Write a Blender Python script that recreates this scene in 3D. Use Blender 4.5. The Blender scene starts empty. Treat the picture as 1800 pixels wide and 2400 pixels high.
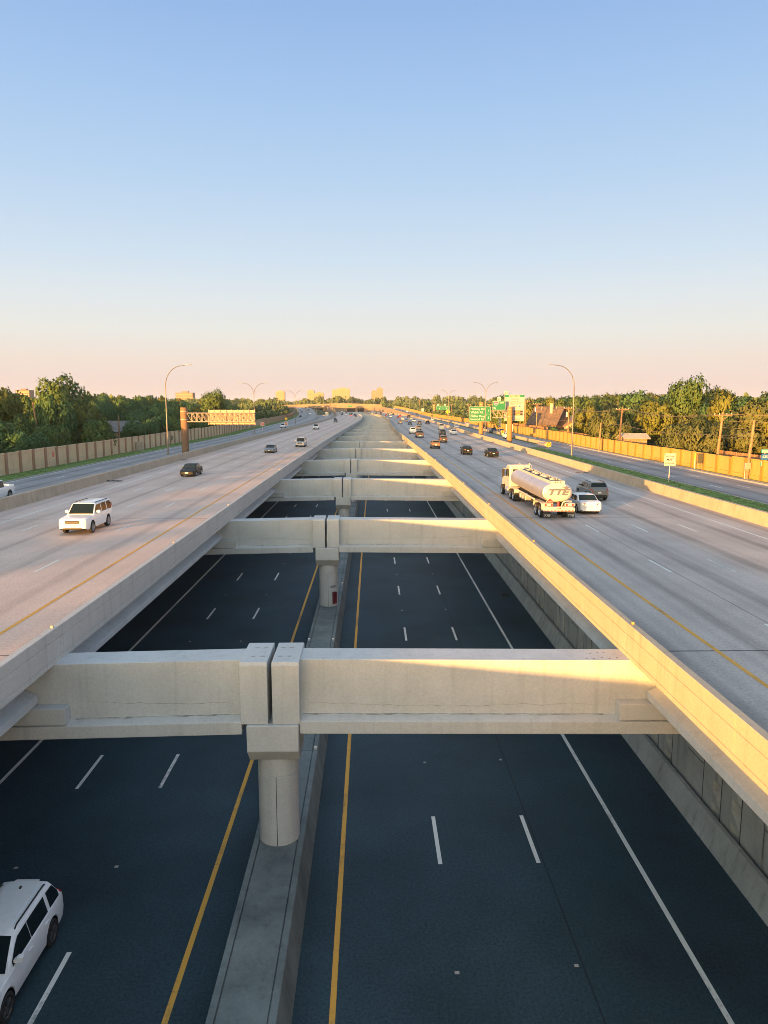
import bpy, bmesh, math, random
import numpy as np
from mathutils import Vector, Matrix
random.seed(11)
R = math.radians
sc = bpy.context.scene
col = sc.collection
CAMH = 8.6            # camera above the upper road (z = 0)
LOW = -7.9            # lower road level

# ------------------------------------------------------------------ helpers
class MB:
    """collects faces for ONE mesh object"""
    def __init__(s): s.v = []; s.f = []; s.m = []; s.uv = []
    def quad(s, pts, m=0, uv=None):
        n = len(s.v); s.v += [tuple(p) for p in pts]; s.f.append(tuple(range(n, n+len(pts)))); s.m.append(m); s.uv.append(uv)
        return s
    def box(s, x0, x1, y0, y1, z0, z1, m=0, M=None):
        P = [(x0,y0,z0),(x1,y0,z0),(x1,y1,z0),(x0,y1,z0),(x0,y0,z1),(x1,y0,z1),(x1,y1,z1),(x0,y1,z1)]
        if M is not None: P = [M @ Vector(p) for p in P]
        n = len(s.v); s.v += [tuple(p) for p in P]
        for f in ((0,3,2,1),(4,5,6,7),(0,1,5,4),(1,2,6,5),(2,3,7,6),(3,0,4,7)):
            s.f.append(tuple(n+i for i in f)); s.m.append(m); s.uv.append(None)
        return s
    def rings(s, rings, m=0, close=True, cap0=True, cap1=True, mats=None):
        """rings: list of lists of points (same count)"""
        n = len(s.v); k = len(rings[0])
        for r in rings: s.v += [tuple(p) for p in r]
        for i in range(len(rings)-1):
            for j in range(k if close else k-1):
                a = n+i*k+j; b = n+i*k+(j+1)%k
                s.f.append((a, b, b+k, a+k)); s.m.append(mats[j] if mats else m); s.uv.append(None)
        if cap0: s.f.append(tuple(n+j for j in range(k))[::-1]); s.m.append(m); s.uv.append(None)
        if cap1: s.f.append(tuple(n+(len(rings)-1)*k+j for j in range(k))); s.m.append(m); s.uv.append(None)
        return s
    def tube(s, pts, rad, n=8, m=0, cap=True):
        pts = [Vector(p) for p in pts]
        rads = rad if isinstance(rad, (list, tuple)) else [rad]*len(pts)
        rings = []
        for i, p in enumerate(pts):
            d = (pts[min(i+1, len(pts)-1)] - pts[max(i-1, 0)]).normalized()
            up = Vector((0,0,1)) if abs(d.z) < 0.9 else Vector((0,1,0))
            a = d.cross(up).normalized(); b = a.cross(d).normalized()
            rings.append([p + (a*math.cos(t)+b*math.sin(t))*rads[i] for t in [2*math.pi*q/n for q in range(n)]])
        return s.rings(rings, m, True, cap, cap)
    def cyl(s, p0, p1, r, n=16, m=0, r1=None): return s.tube([p0, p1], [r, r if r1 is None else r1], n, m)
    def prism(s, poly, axis, a, b, m=0):
        """poly in the plane normal to axis; axis 0:x (poly=y,z) 1:y (poly=x,z) 2:z (poly=x,y)"""
        def P(p, t): return (t,p[0],p[1]) if axis == 0 else (p[0],t,p[1]) if axis == 1 else (p[0],p[1],t)
        return s.rings([[P(p,a) for p in poly],[P(p,b) for p in poly]], m)
    def mesh(s, name, mats, smooth=False, angle=35):
        me = bpy.data.meshes.new(name)
        me.from_pydata(s.v, [], s.f)
        for m in (mats if isinstance(mats, (list, tuple)) else [mats]): me.materials.append(m)
        me.polygons.foreach_set('material_index', s.m)
        if any(u is not None for u in s.uv):
            l = me.uv_layers.new(name='UVMap'); buf = []
            for f, u in zip(s.f, s.uv): buf += [c for q in (u or [(0,0)]*len(f)) for c in q]
            l.data.foreach_set('uv', buf)
        bm = bmesh.new(); bm.from_mesh(me)
        bmesh.ops.remove_doubles(bm, verts=bm.verts, dist=0.0004)
        bmesh.ops.recalc_face_normals(bm, faces=bm.faces)
        bm.to_mesh(me); bm.free()
        if smooth:
            me.polygons.foreach_set('use_smooth', [True]*len(me.polygons))
            me.set_sharp_from_angle(angle=R(angle))
        return me
    def build(s, name, mats, parent=None, smooth=False, angle=35, bevel=0):
        o = bpy.data.objects.new(name, s.mesh(name, mats, smooth, angle)); col.objects.link(o)
        if parent is not None: o.parent = parent
        if bevel:
            b = o.modifiers.new('bevel', 'BEVEL'); b.width = bevel; b.segments = 2; b.limit_method = 'ANGLE'; b.angle_limit = R(40)
        return o

def tag(o, label=None, cat=None, group=None, kind=None):
    if label: o['label'] = label
    if cat: o['category'] = cat
    if group: o['group'] = group
    if kind: o['kind'] = kind
    return o
def empty(name, loc=(0,0,0), rz=0.0, label=None, cat=None, group=None):
    o = bpy.data.objects.new(name, None); col.objects.link(o); o.empty_display_size = 0.3
    o.location = loc; o.rotation_euler = (0,0,rz)
    return tag(o, label, cat, group)
def copy_tree(o, parent=None):
    c = o.copy(); col.objects.link(c)
    if parent is not None: c.parent = parent
    for ch in list(o.children): copy_tree(ch, c)
    return c
def sstep(a, b, x):
    t = min(1, max(0, (x-a)/(b-a))); return t*t*(3-2*t)

# ------------------------------------------------------------------ road alignment
def cv(Y):
    if Y < 0: return 0.0
    if Y < 350: return Y*Y/31000
    d = Y-350
    return 3.95 + 0.0226*d - d*d/10000
def nx(X, Y):
    """nominal lateral position -> world x (the carriageways squeeze the median, the left service road peels away)"""
    x = X + cv(Y)
    s = sstep(70, 320, Y)
    if X > 0: x -= 2.9*s*(1-sstep(13, 27, X))
    elif X > -31: x += 1.3*s*sstep(-30, -14, X)
    if X < -31.9: x -= 0.052*max(0, Y-220)*sstep(31.9, 36, -X)
    return x
def fz(X, Y):
    """ground level: service roads climb to the cross street"""
    if abs(X) > 31: return 6.3*sstep(520, 960, Y)*sstep(31, 34, abs(X))
    return 0.0
def lownx(X, Y):
    """lower road position; squeezes a little with the decks"""
    return X + cv(Y) - (0.8*sstep(70, 320, Y) if X > 0 else 0)
YS = [-90, -60, -30, 0] + [10*i for i in range(1, 36)] + [350+20*i for i in range(1, 36)]
def stations(y0, y1, step=None):
    ys = [y for y in YS if y0 < y < y1]
    return [y0]+ys+[y1]
def ribbon(mb, X0, X1, z, y0, y1, m=0, f=nx, g=None, sub=1, close_end=False):
    ys = stations(y0, y1)
    for a, b in zip(ys, ys[1:]):
        for k in range(sub):
            u0 = X0+(X1-X0)*k/sub; u1 = X0+(X1-X0)*(k+1)/sub
            zz = lambda X, Y: z + (g(X, Y) if g else 0)
            mb.quad([(f(u0,a),a,zz(u0,a)),(f(u1,a),a,zz(u1,a)),(f(u1,b),b,zz(u1,b)),(f(u0,b),b,zz(u0,b))], m,
                    [(u0,a),(u1,a),(u1,b),(u0,b)])
    return mb
def sweep(mb, prof, Xref, y0, y1, f=nx, g=None, m=0, mats=None):
    """closed profile [(dx,z)...] swept along the alignment of Xref"""
    ys = stations(y0, y1)
    mb.rings([[(f(Xref,y)+dx, y, z+(g(Xref,y) if g else 0)) for dx, z in prof] for y in ys], m, mats=mats)
    return mb

# ------------------------------------------------------------------ materials
def mk(name):
    m = bpy.data.materials.new(name); m.use_nodes = True
    nt = m.node_tree; b = nt.nodes['Principled BSDF']
    return m, nt, b
def N(nt, t, **kw):
    n = nt.nodes.new(t)
    for k, v in kw.items():
        if k.startswith('i_'):
            key = k[2:]; n.inputs[int(key) if key.isdigit() else key.replace('_',' ')].default_value = v
        else: setattr(n, k, v)
    return n
def L(nt, a, b): nt.links.new(a, b)
def rgb(c): return (c[0], c[1], c[2], 1)
def plain(name, c, rough=0.6, metal=0.0, coat=0.0, emit=None, es=0, var=0.06, scale=6.0, spec=0.5, alpha=None):
    m, nt, b = mk(name)
    b.inputs['Roughness'].default_value = rough; b.inputs['Metallic'].default_value = metal
    b.inputs['Coat Weight'].default_value = coat; b.inputs['Coat Roughness'].default_value = 0.06
    b.inputs['Specular IOR Level'].default_value = spec
    tc = N(nt, 'ShaderNodeTexCoord'); n = N(nt, 'ShaderNodeTexNoise', i_Scale=scale, i_Detail=4.0)
    L(nt, tc.outputs['Object'], n.inputs['Vector'])
    mr = N(nt, 'ShaderNodeMapRange', i_1=0.3, i_2=0.7, i_3=1-var*2, i_4=1+var)
    L(nt, n.outputs['Fac'], mr.inputs[0])
    mx = N(nt, 'ShaderNodeVectorMath', operation='SCALE'); mx.inputs[0].default_value = c
    L(nt, mr.outputs[0], mx.inputs['Scale']); L(nt, mx.outputs[0], b.inputs['Base Color'])
    if emit: b.inputs['Emission Color'].default_value = rgb(emit); b.inputs['Emission Strength'].default_value = es
    return m
def concrete(name, c, stain=0.35, rough=0.85, streak=0.5, fine=1.0, dark=(0.42,0.42,0.40), bump=0.25):
    m, nt, b = mk(name); b.inputs['Roughness'].default_value = rough; b.inputs['Specular IOR Level'].default_value = 0.3
    g = N(nt, 'ShaderNodeNewGeometry')
    n1 = N(nt, 'ShaderNodeTexNoise', i_Scale=0.55, i_Detail=6.0, i_Roughness=0.62)
    n2 = N(nt, 'ShaderNodeTexNoise', i_Scale=14.0, i_Detail=5.0, i_Roughness=0.7)
    mp = N(nt, 'ShaderNodeMapping'); mp.inputs['Scale'].default_value = (2.6,2.6,0.14)
    n3 = N(nt, 'ShaderNodeTexNoise', i_Scale=1.0, i_Detail=5.0, i_Roughness=0.65)
    for n in (n1, n2): L(nt, g.outputs['Position'], n.inputs['Vector'])
    L(nt, g.outputs['Position'], mp.inputs['Vector']); L(nt, mp.outputs[0], n3.inputs['Vector'])
    r1 = N(nt, 'ShaderNodeMapRange', i_1=0.35, i_2=0.75, i_3=0.0, i_4=stain); L(nt, n1.outputs['Fac'], r1.inputs[0])
    r3 = N(nt, 'ShaderNodeMapRange', i_1=0.52, i_2=0.78, i_3=0.0, i_4=streak); L(nt, n3.outputs['Fac'], r3.inputs[0])
    ad = N(nt, 'ShaderNodeMath', operation='ADD', use_clamp=True); L(nt, r1.outputs[0], ad.inputs[0]); L(nt, r3.outputs[0], ad.inputs[1])
    mx = N(nt, 'ShaderNodeMix', data_type='RGBA'); mx.inputs['A'].default_value = rgb(c)
    mx.inputs['B'].default_value = rgb([c[i]*dark[i] for i in range(3)]); L(nt, ad.outputs[0], mx.inputs['Factor'])
    r2 = N(nt, 'ShaderNodeMapRange', i_1=0.3, i_2=0.7, i_3=1-0.10*fine, i_4=1+0.10*fine); L(nt, n2.outputs['Fac'], r2.inputs[0])
    sc_ = N(nt, 'ShaderNodeVectorMath', operation='SCALE'); L(nt, mx.outputs['Result'], sc_.inputs[0]); L(nt, r2.outputs[0], sc_.inputs['Scale'])
    L(nt, sc_.outputs[0], b.inputs['Base Color'])
    bp = N(nt, 'ShaderNodeBump', i_Strength=bump, i_Distance=0.01); L(nt, n2.outputs['Fac'], bp.inputs['Height']); L(nt, bp.outputs[0], b.inputs['Normal'])
    return m
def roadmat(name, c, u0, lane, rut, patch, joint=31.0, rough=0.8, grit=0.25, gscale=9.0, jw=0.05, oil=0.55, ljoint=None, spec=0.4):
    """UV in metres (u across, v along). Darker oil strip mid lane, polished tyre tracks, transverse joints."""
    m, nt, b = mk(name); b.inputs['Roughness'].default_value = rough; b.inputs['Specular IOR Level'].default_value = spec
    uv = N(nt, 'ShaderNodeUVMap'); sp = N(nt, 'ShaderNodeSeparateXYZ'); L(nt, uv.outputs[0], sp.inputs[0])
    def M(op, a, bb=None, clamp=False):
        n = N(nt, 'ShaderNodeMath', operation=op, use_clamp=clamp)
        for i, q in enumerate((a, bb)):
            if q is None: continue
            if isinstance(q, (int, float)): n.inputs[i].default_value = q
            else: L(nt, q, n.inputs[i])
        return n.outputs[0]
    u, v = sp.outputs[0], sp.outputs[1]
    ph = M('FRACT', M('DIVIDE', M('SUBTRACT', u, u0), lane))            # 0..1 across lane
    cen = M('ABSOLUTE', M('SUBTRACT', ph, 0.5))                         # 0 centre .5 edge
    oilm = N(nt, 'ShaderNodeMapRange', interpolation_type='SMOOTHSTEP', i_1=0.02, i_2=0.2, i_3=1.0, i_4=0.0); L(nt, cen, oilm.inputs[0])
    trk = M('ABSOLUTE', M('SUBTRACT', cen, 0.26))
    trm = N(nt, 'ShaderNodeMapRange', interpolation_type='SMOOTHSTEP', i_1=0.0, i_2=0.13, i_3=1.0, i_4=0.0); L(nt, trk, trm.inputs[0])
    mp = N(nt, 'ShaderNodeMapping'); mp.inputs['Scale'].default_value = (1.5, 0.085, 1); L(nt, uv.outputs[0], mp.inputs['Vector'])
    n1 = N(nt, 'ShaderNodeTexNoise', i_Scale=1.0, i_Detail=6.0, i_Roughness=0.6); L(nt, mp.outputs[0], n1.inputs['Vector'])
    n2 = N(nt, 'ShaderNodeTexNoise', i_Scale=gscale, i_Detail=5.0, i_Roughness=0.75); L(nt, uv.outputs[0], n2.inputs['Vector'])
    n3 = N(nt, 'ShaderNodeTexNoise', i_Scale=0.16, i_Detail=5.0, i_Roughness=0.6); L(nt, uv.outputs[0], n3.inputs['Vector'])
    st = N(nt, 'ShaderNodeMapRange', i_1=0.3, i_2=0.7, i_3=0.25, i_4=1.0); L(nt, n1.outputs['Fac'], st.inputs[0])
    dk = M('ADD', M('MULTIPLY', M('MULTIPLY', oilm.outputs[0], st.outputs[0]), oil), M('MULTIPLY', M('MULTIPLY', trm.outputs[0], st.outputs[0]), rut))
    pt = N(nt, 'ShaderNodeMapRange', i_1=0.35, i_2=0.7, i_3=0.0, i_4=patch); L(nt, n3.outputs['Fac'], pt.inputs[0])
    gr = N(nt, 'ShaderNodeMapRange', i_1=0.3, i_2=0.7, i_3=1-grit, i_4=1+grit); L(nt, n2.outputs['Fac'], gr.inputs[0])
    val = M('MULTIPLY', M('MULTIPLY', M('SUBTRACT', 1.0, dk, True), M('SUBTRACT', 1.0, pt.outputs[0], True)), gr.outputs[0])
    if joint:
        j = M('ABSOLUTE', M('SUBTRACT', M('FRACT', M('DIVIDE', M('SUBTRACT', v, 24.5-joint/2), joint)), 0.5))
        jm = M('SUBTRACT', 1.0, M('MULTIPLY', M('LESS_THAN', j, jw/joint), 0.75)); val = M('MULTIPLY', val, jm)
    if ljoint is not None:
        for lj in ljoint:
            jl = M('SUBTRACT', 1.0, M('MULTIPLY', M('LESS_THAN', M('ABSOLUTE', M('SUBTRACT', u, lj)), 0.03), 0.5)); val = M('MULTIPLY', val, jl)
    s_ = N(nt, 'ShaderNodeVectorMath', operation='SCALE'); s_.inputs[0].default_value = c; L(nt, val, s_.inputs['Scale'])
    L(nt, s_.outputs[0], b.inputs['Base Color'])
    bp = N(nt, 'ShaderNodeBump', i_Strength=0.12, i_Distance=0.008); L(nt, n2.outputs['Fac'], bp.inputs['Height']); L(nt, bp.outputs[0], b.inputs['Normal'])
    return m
def foliage(name, c1, c2, dead=None):
    m, nt, b = mk(name)
    g = N(nt, 'ShaderNodeNewGeometry'); oi = N(nt, 'ShaderNodeObjectInfo')
    cr = N(nt, 'ShaderNodeMix', data_type='RGBA'); cr.inputs['A'].default_value = rgb(c1); cr.inputs['B'].default_value = rgb(c2)
    ad = N(nt, 'ShaderNodeMath', operation='MULTIPLY_ADD'); ad.inputs[1].default_value = 0.55
    mu = N(nt, 'ShaderNodeMath', operation='MULTIPLY'); mu.inputs[1].default_value = 0.45
    L(nt, oi.outputs['Random'], mu.inputs[0]); L(nt, g.outputs['Random Per Island'], ad.inputs[0]); L(nt, mu.outputs[0], ad.inputs[2])
    L(nt, ad.outputs[0], cr.inputs['Factor']); L(nt, cr.outputs['Result'], b.inputs['Base Color'])
    b.inputs['Roughness'].default_value = 0.6; b.inputs['Specular IOR Level'].default_value = 0.25
    tr = N(nt, 'ShaderNodeBsdfTranslucent'); L(nt, cr.outputs['Result'], tr.inputs['Color'])
    ms = N(nt, 'ShaderNodeMixShader'); ms.inputs[0].default_value = 0.35
    L(nt, b.outputs[0], ms.inputs[1]); L(nt, tr.outputs[0], ms.inputs[2]); L(nt, ms.outputs[0], nt.nodes['Material Output'].inputs['Surface'])
    return m
M = {}
M['conc'] = concrete('bridge_concrete', (0.50,0.50,0.495), stain=0.26, streak=0.30)
M['parapet'] = concrete('parapet_concrete_sun_tint', (0.40,0.345,0.265), stain=0.22, streak=0.4)  # gold of the low sun is painted into this parapet's concrete colour
M['parapetL'] = concrete('parapet_concrete_untinted', (0.47,0.455,0.43), stain=0.2, streak=0.35)  # same concrete for the shaded parapet, without the painted gold
M['barrier'] = concrete('barrier_concrete', (0.41,0.335,0.255), stain=0.35, streak=0.5)
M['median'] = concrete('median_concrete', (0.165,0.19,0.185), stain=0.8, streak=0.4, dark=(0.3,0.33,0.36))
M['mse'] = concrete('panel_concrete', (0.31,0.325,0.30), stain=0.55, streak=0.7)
M['groove'] = plain('joint_filler', (0.05,0.05,0.05), 0.9)
M['wallA'] = concrete('tan_wall_panel', (0.62,0.46,0.295), stain=0.3, streak=0.3)
M['wallB'] = concrete('tan_wall_post', (0.34,0.20,0.135), stain=0.3, streak=0.3)
M['wallC'] = concrete('yellow_wall_panel', (0.46,0.29,0.085), stain=0.25, streak=0.3)
M['wallD'] = concrete('yellow_wall_post', (0.34,0.175,0.035), stain=0.25, streak=0.3)
M['gcol'] = concrete('brown_column_paint', (0.32,0.17,0.07), stain=0.35, streak=0.4)
M['gcolL'] = concrete('umber_column_paint', (0.19,0.12,0.08), stain=0.35, streak=0.4)
M['tollwhite'] = plain('toll_sign_sheeting', (0.34,0.335,0.34), 0.5)
M['roadL'] = roadmat('concrete_pavement_left', (0.58,0.445,0.375), -27.4, 3.36, 0.08, 0.20, ljoint=(-22.3,), oil=0.30)
M['roadR'] = roadmat('concrete_pavement_right', (0.45,0.395,0.36), 12.3, 3.42, 0.16, 0.25, ljoint=(15.9,), oil=0.52)
M['front'] = roadmat('service_pavement', (0.27,0.265,0.265), 34, 3.0, 0.12, 0.25, joint=6.0, jw=0.03)
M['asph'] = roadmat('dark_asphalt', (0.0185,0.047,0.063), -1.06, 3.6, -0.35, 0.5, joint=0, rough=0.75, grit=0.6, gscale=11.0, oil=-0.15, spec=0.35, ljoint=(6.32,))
def worn(name, c, under):
    m, nt, b = mk(name); b.inputs['Roughness'].default_value = .75; b.inputs['Specular IOR Level'].default_value = .3
    g = N(nt, 'ShaderNodeNewGeometry'); n = N(nt, 'ShaderNodeTexNoise', i_Scale=5.0, i_Detail=7.0, i_Roughness=.75); L(nt, g.outputs['Position'], n.inputs['Vector'])
    mp = N(nt, 'ShaderNodeMapping'); mp.inputs['Scale'].default_value = (3,.25,1); L(nt, g.outputs['Position'], mp.inputs['Vector'])
    n2 = N(nt, 'ShaderNodeTexNoise', i_Scale=1.0, i_Detail=4.0); L(nt, mp.outputs[0], n2.inputs['Vector'])
    ad = N(nt, 'ShaderNodeMath', operation='ADD'); L(nt, n.outputs['Fac'], ad.inputs[0]); L(nt, n2.outputs['Fac'], ad.inputs[1])
    r = N(nt, 'ShaderNodeMapRange', i_1=1.02, i_2=1.28, i_3=0.0, i_4=.75); L(nt, ad.outputs[0], r.inputs[0])
    mx = N(nt, 'ShaderNodeMix', data_type='RGBA'); mx.inputs['A'].default_value = rgb(c); mx.inputs['B'].default_value = rgb(under)
    L(nt, r.outputs[0], mx.inputs['Factor']); L(nt, mx.outputs['Result'], b.inputs['Base Color']); return m
M['white'] = worn('white_road_paint', (0.62,0.62,0.58), (0.12,0.13,0.13))
M['yellow'] = worn('yellow_road_paint', (0.60,0.31,0.05), (0.14,0.10,0.06))
M['kerb'] = concrete('kerb_concrete', (0.36,0.34,0.31))
M['grassd'] = plain('turf', (0.14,0.215,0.06), 0.9, var=0.25, scale=1.2, spec=0.1)
M['soil'] = plain('scrub_soil', (0.075,0.085,0.035), 0.95, var=0.3, scale=0.15, spec=0.1)
M['steel'] = plain('galvanised_steel', (0.42,0.40,0.38), 0.45, 0.6)
M['lampst'] = plain('weathered_lamp_steel', (0.15,0.145,0.145), 0.5, 0.4)
M['truss'] = plain('painted_truss_steel', (0.30,0.26,0.22), 0.5, 0.1)
M['alu'] = plain('sign_aluminium', (0.30,0.25,0.20), 0.5, 0.2)
M['green'] = plain('green_sign_sheeting', (0.003,0.15,0.065), 0.5)
M['whitesign'] = plain('white_sign_sheeting', (0.44,0.43,0.41), 0.45)
M['blacksign'] = plain('black_lettering', (0.02,0.02,0.02), 0.5)
M['red'] = plain('red_sign_sheeting', (0.55,0.03,0.03), 0.4)
M['yelsign'] = plain('yellow_sign_sheeting', (0.75,0.42,0.02), 0.4)
M['blue'] = plain('blue_sign_sheeting', (0.02,0.10,0.30), 0.4)
M['amber'] = plain('amber_display', (0.8,0.35,0.05), 0.5, emit=(1.0,0.45,0.05), es=0.1)
M['wood'] = plain('weathered_pole_wood', (0.27,0.17,0.10), 0.85, var=0.2, scale=3)
M['fencew'] = plain('cedar_boards', (0.34,0.18,0.09), 0.85, var=0.25, scale=2)
M['wire'] = plain('overhead_cable', (0.16,0.13,0.10), 0.6)
M['bark'] = plain('tree_bark', (0.11,0.085,0.06), 0.9, var=0.3, scale=4)
M['leafA'] = foliage('oak_leaves', (0.055,0.125,0.045), (0.145,0.20,0.055))
M['leafB'] = foliage('elm_leaves', (0.05,0.125,0.055), (0.12,0.22,0.075))
M['leafC'] = foliage('yellowing_leaves', (0.11,0.15,0.035), (0.22,0.22,0.05))
M['leafD'] = foliage('olive_leaves', (0.072,0.108,0.042), (0.155,0.165,0.062))
M['leafF'] = foliage('far_leaves', (0.07,0.13,0.055), (0.15,0.19,0.075))
M['tyre'] = plain('tyre_rubber', (0.012,0.012,0.013), 0.85)
M['rim'] = plain('alloy_rim', (0.42,0.42,0.43), 0.35, 0.8)
M['darkrim'] = plain('dark_rim', (0.12,0.12,0.125), 0.4, 0.7)
M['glass'] = plain('tinted_car_glass', (0.008,0.016,0.019), 0.08, 0.0, spec=0.22, var=0)
M['under'] = plain('black_plastic_trim', (0.015,0.015,0.016), 0.7)
M['lampglass'] = plain('headlamp_lens', (0.62,0.60,0.55), 0.12, 0.2)
M['lit'] = plain('lit_headlamp', (0.8,0.7,0.5), 0.2, emit=(1.0,0.78,0.45), es=0.5)
M['tail'] = plain('tail_lamp_lens', (0.42,0.02,0.02), 0.2)
M['tailon'] = plain('lit_tail_lamp', (0.6,0.03,0.02), 0.2, emit=(1.0,0.08,0.03), es=0.15)
M['chrome'] = plain('chrome_trim', (0.38,0.38,0.38), 0.3, 0.8)
M['satin'] = plain('satin_grille_trim', (0.16,0.16,0.16), 0.6)
M['plate'] = plain('licence_plate', (0.65,0.65,0.66), 0.5)
M['tank'] = plain('brushed_tank_aluminium', (0.56,0.55,0.57), 0.48, 0.85, var=0.05, scale=1.2)
M['twhite'] = plain('truck_white_paint', (0.43,0.41,0.40), 0.35, coat=0.4)
M['roofbrown'] = plain('brown_shingles', (0.12,0.085,0.065), 0.9, var=0.2, scale=1.5)
M['roofgrey'] = plain('grey_shingles', (0.13,0.125,0.13), 0.9, var=0.2, scale=1.5)
M['rooforange'] = plain('terracotta_shingles', (0.36,0.17,0.09), 0.9, var=0.2, scale=1.5)
M['stucco'] = plain('pale_stucco', (0.50,0.42,0.30), 0.85)
M['brick'] = plain('tan_brick', (0.33,0.21,0.14), 0.85, var=0.2, scale=3)
M['win'] = plain('window_glass', (0.03,0.035,0.045), 0.15)
M['bldA'] = plain('sunlit_office_cladding', (0.24,0.18,0.11), 0.7, scale=0.05)
M['bldB'] = plain('brick_office_cladding', (0.17,0.105,0.08), 0.8, scale=0.05)
M['bldC'] = plain('rose_office_cladding', (0.22,0.14,0.115), 0.8, scale=0.05)
M['bldwin'] = plain('office_window_band', (0.20,0.16,0.11), 0.4)
M['bridgeC'] = concrete('overpass_concrete', (0.26,0.19,0.135), stain=0.3, streak=0.3)
M['redcab'] = plain('red_cabinet_paint', (0.13,0.01,0.022), 0.4)
M['stain'] = plain('dirt_on_concrete', (0.37,0.355,0.31), 0.95, var=.25, scale=4)
M['rust'] = plain('rust_spot', (0.16,0.06,0.03), 0.9)
def paint(name, c, metal=0.0, rough=0.32): return plain(name, c, rough, metal, coat=0.45, var=0.02, spec=0.4)
PAINT = {
 'white': paint('white_car_paint', (0.72,0.72,0.73)), 'black': plain('black_car_paint', (0.008,0.011,0.012), 0.4, 0.0, coat=0.0, var=0.02, spec=0.2),
 'grey': paint('grey_car_paint', (0.16,0.165,0.165), 0.4), 'silver': paint('silver_car_paint', (0.45,0.45,0.45), 0.5),
 'charcoal': paint('charcoal_car_paint', (0.055,0.065,0.07), 0.4), 'gold': paint('gold_car_paint', (0.20,0.15,0.10), 0.35),
 'brown': paint('brown_car_paint', (0.085,0.062,0.046), 0.3), 'beige': paint('beige_car_paint', (0.36,0.30,0.24), 0.2),
 'red': paint('red_car_paint', (0.34,0.03,0.03), 0.1), 'blue': paint('blue_car_paint', (0.035,0.06,0.10), 0.3),
 'cream': paint('cream_car_paint', (0.68,0.60,0.46)), 'green': paint('green_car_paint', (0.04,0.14,0.07)),
}

# ------------------------------------------------------------------ text
def text(body, size, mat, parent, x, z, y=-0.02, name='lettering', align='CENTER', shear=0.0, depth=0.004, sx=1.0, bold=0.0, flip=False):
    """upright lettering in the local XZ plane facing -Y"""
    cu = bpy.data.curves.new('txt', 'FONT'); cu.body = body; cu.size = size; cu.align_x = align; cu.align_y = 'CENTER'
    cu.shear = shear; cu.extrude = depth; cu.offset = bold; cu.resolution_u = 3; cu.space_line = 0.95
    t = bpy.data.objects.new('txt', cu); col.objects.link(t)
    bpy.context.view_layer.update()
    me = bpy.data.meshes.new_from_object(t.evaluated_get(bpy.context.evaluated_depsgraph_get()))
    bpy.data.objects.remove(t); bpy.data.curves.remove(cu)
    me.transform(Matrix.Diagonal((sx,1,1,1))); me.transform(Matrix.Rotation(R(90), 4, 'X'))
    me.name = name; me.materials.clear(); me.materials.append(mat)
    o = bpy.data.objects.new(name, me); col.objects.link(o); o.parent = parent; o.location = (x, y, z)
    return o
def rrect(w, h, r, n=4):
    P = []
    for cx, cz, a0 in ((w/2-r,h/2-r,0),(-w/2+r,h/2-r,90),(-w/2+r,-h/2+r,180),(w/2-r,-h/2+r,270)):
        for k in range(n+1):
            a = R(a0+90*k/n); P.append((cx+r*math.cos(a), cz+r*math.sin(a)))
    return P
# ================================================================== SETTING
YEND = 1050
# --- roads -----------------------------------------------------------------
mb = MB(); ribbon(mb, -30.4, -10.9, 0.0, -90, YEND, sub=4); tag(mb.build('road', M['roadL']), 'pale concrete carriageway with oncoming traffic', kind='structure')
mb = MB(); ribbon(mb, 9.15, 28.4, 0.0, -90, YEND, sub=4); tag(mb.build('road', M['roadR']), 'pale concrete carriageway carrying the tanker truck', kind='structure')
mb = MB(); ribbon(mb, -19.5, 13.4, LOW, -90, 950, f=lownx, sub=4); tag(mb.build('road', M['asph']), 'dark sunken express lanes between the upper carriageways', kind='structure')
mb = MB(); ribbon(mb, -41.4, -31.0, 0.0, -90, YEND, g=fz, sub=3); tag(mb.build('road', M['front']), 'grey service road below the brown panelled wall', kind='structure')
mb = MB(); ribbon(mb, 34.7, 43.1, 0.0, -90, YEND, g=fz, sub=3); tag(mb.build('road', M['front']), 'grey service road below the sunlit yellow wall', kind='structure')
mb = MB(); ribbon(mb, 29.0, 34.72, 0.012, 112, YEND, g=fz, sub=2); tag(mb.build('road', M['front']), 'narrow entrance ramp beside the sign columns', kind='structure')
# deck soffits (underside of the two viaduct edges)
for nm, x0, x1 in (('deck', -30.4, -11.15), ('deck', 9.4, 28.4)):
    mb = MB(); ribbon(mb, x0, x1, -0.30, -90, 960, sub=1); tag(mb.build('bridge_deck', M['conc']), kind='structure')
# closing slab where the express lanes dive under
mb = MB(); ys = [870, 900, 930, 960]
for a, b in zip(ys, ys[1:]):
    mb.quad([(nx(-10.9,a),a,-0.02),(nx(9.15,a),a,-0.02),(nx(9.15,b),b,-0.02),(nx(-10.9,b),b,-0.02)])
mb.quad([(nx(-10.9,870),870,-0.02),(nx(9.15,870),870,-0.02),(nx(9.15,870),870,-1.6),(nx(-10.9,870),870,-1.6)])
for a, b in ((960, 1000), (1000, YEND)): mb.quad([(nx(-10.9,a),a,-0.02),(nx(9.15,a),a,-0.02),(nx(9.15,b),b,-0.02),(nx(-10.9,b),b,-0.02)])
tag(mb.build('bridge_deck', M['conc']), kind='structure')
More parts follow.
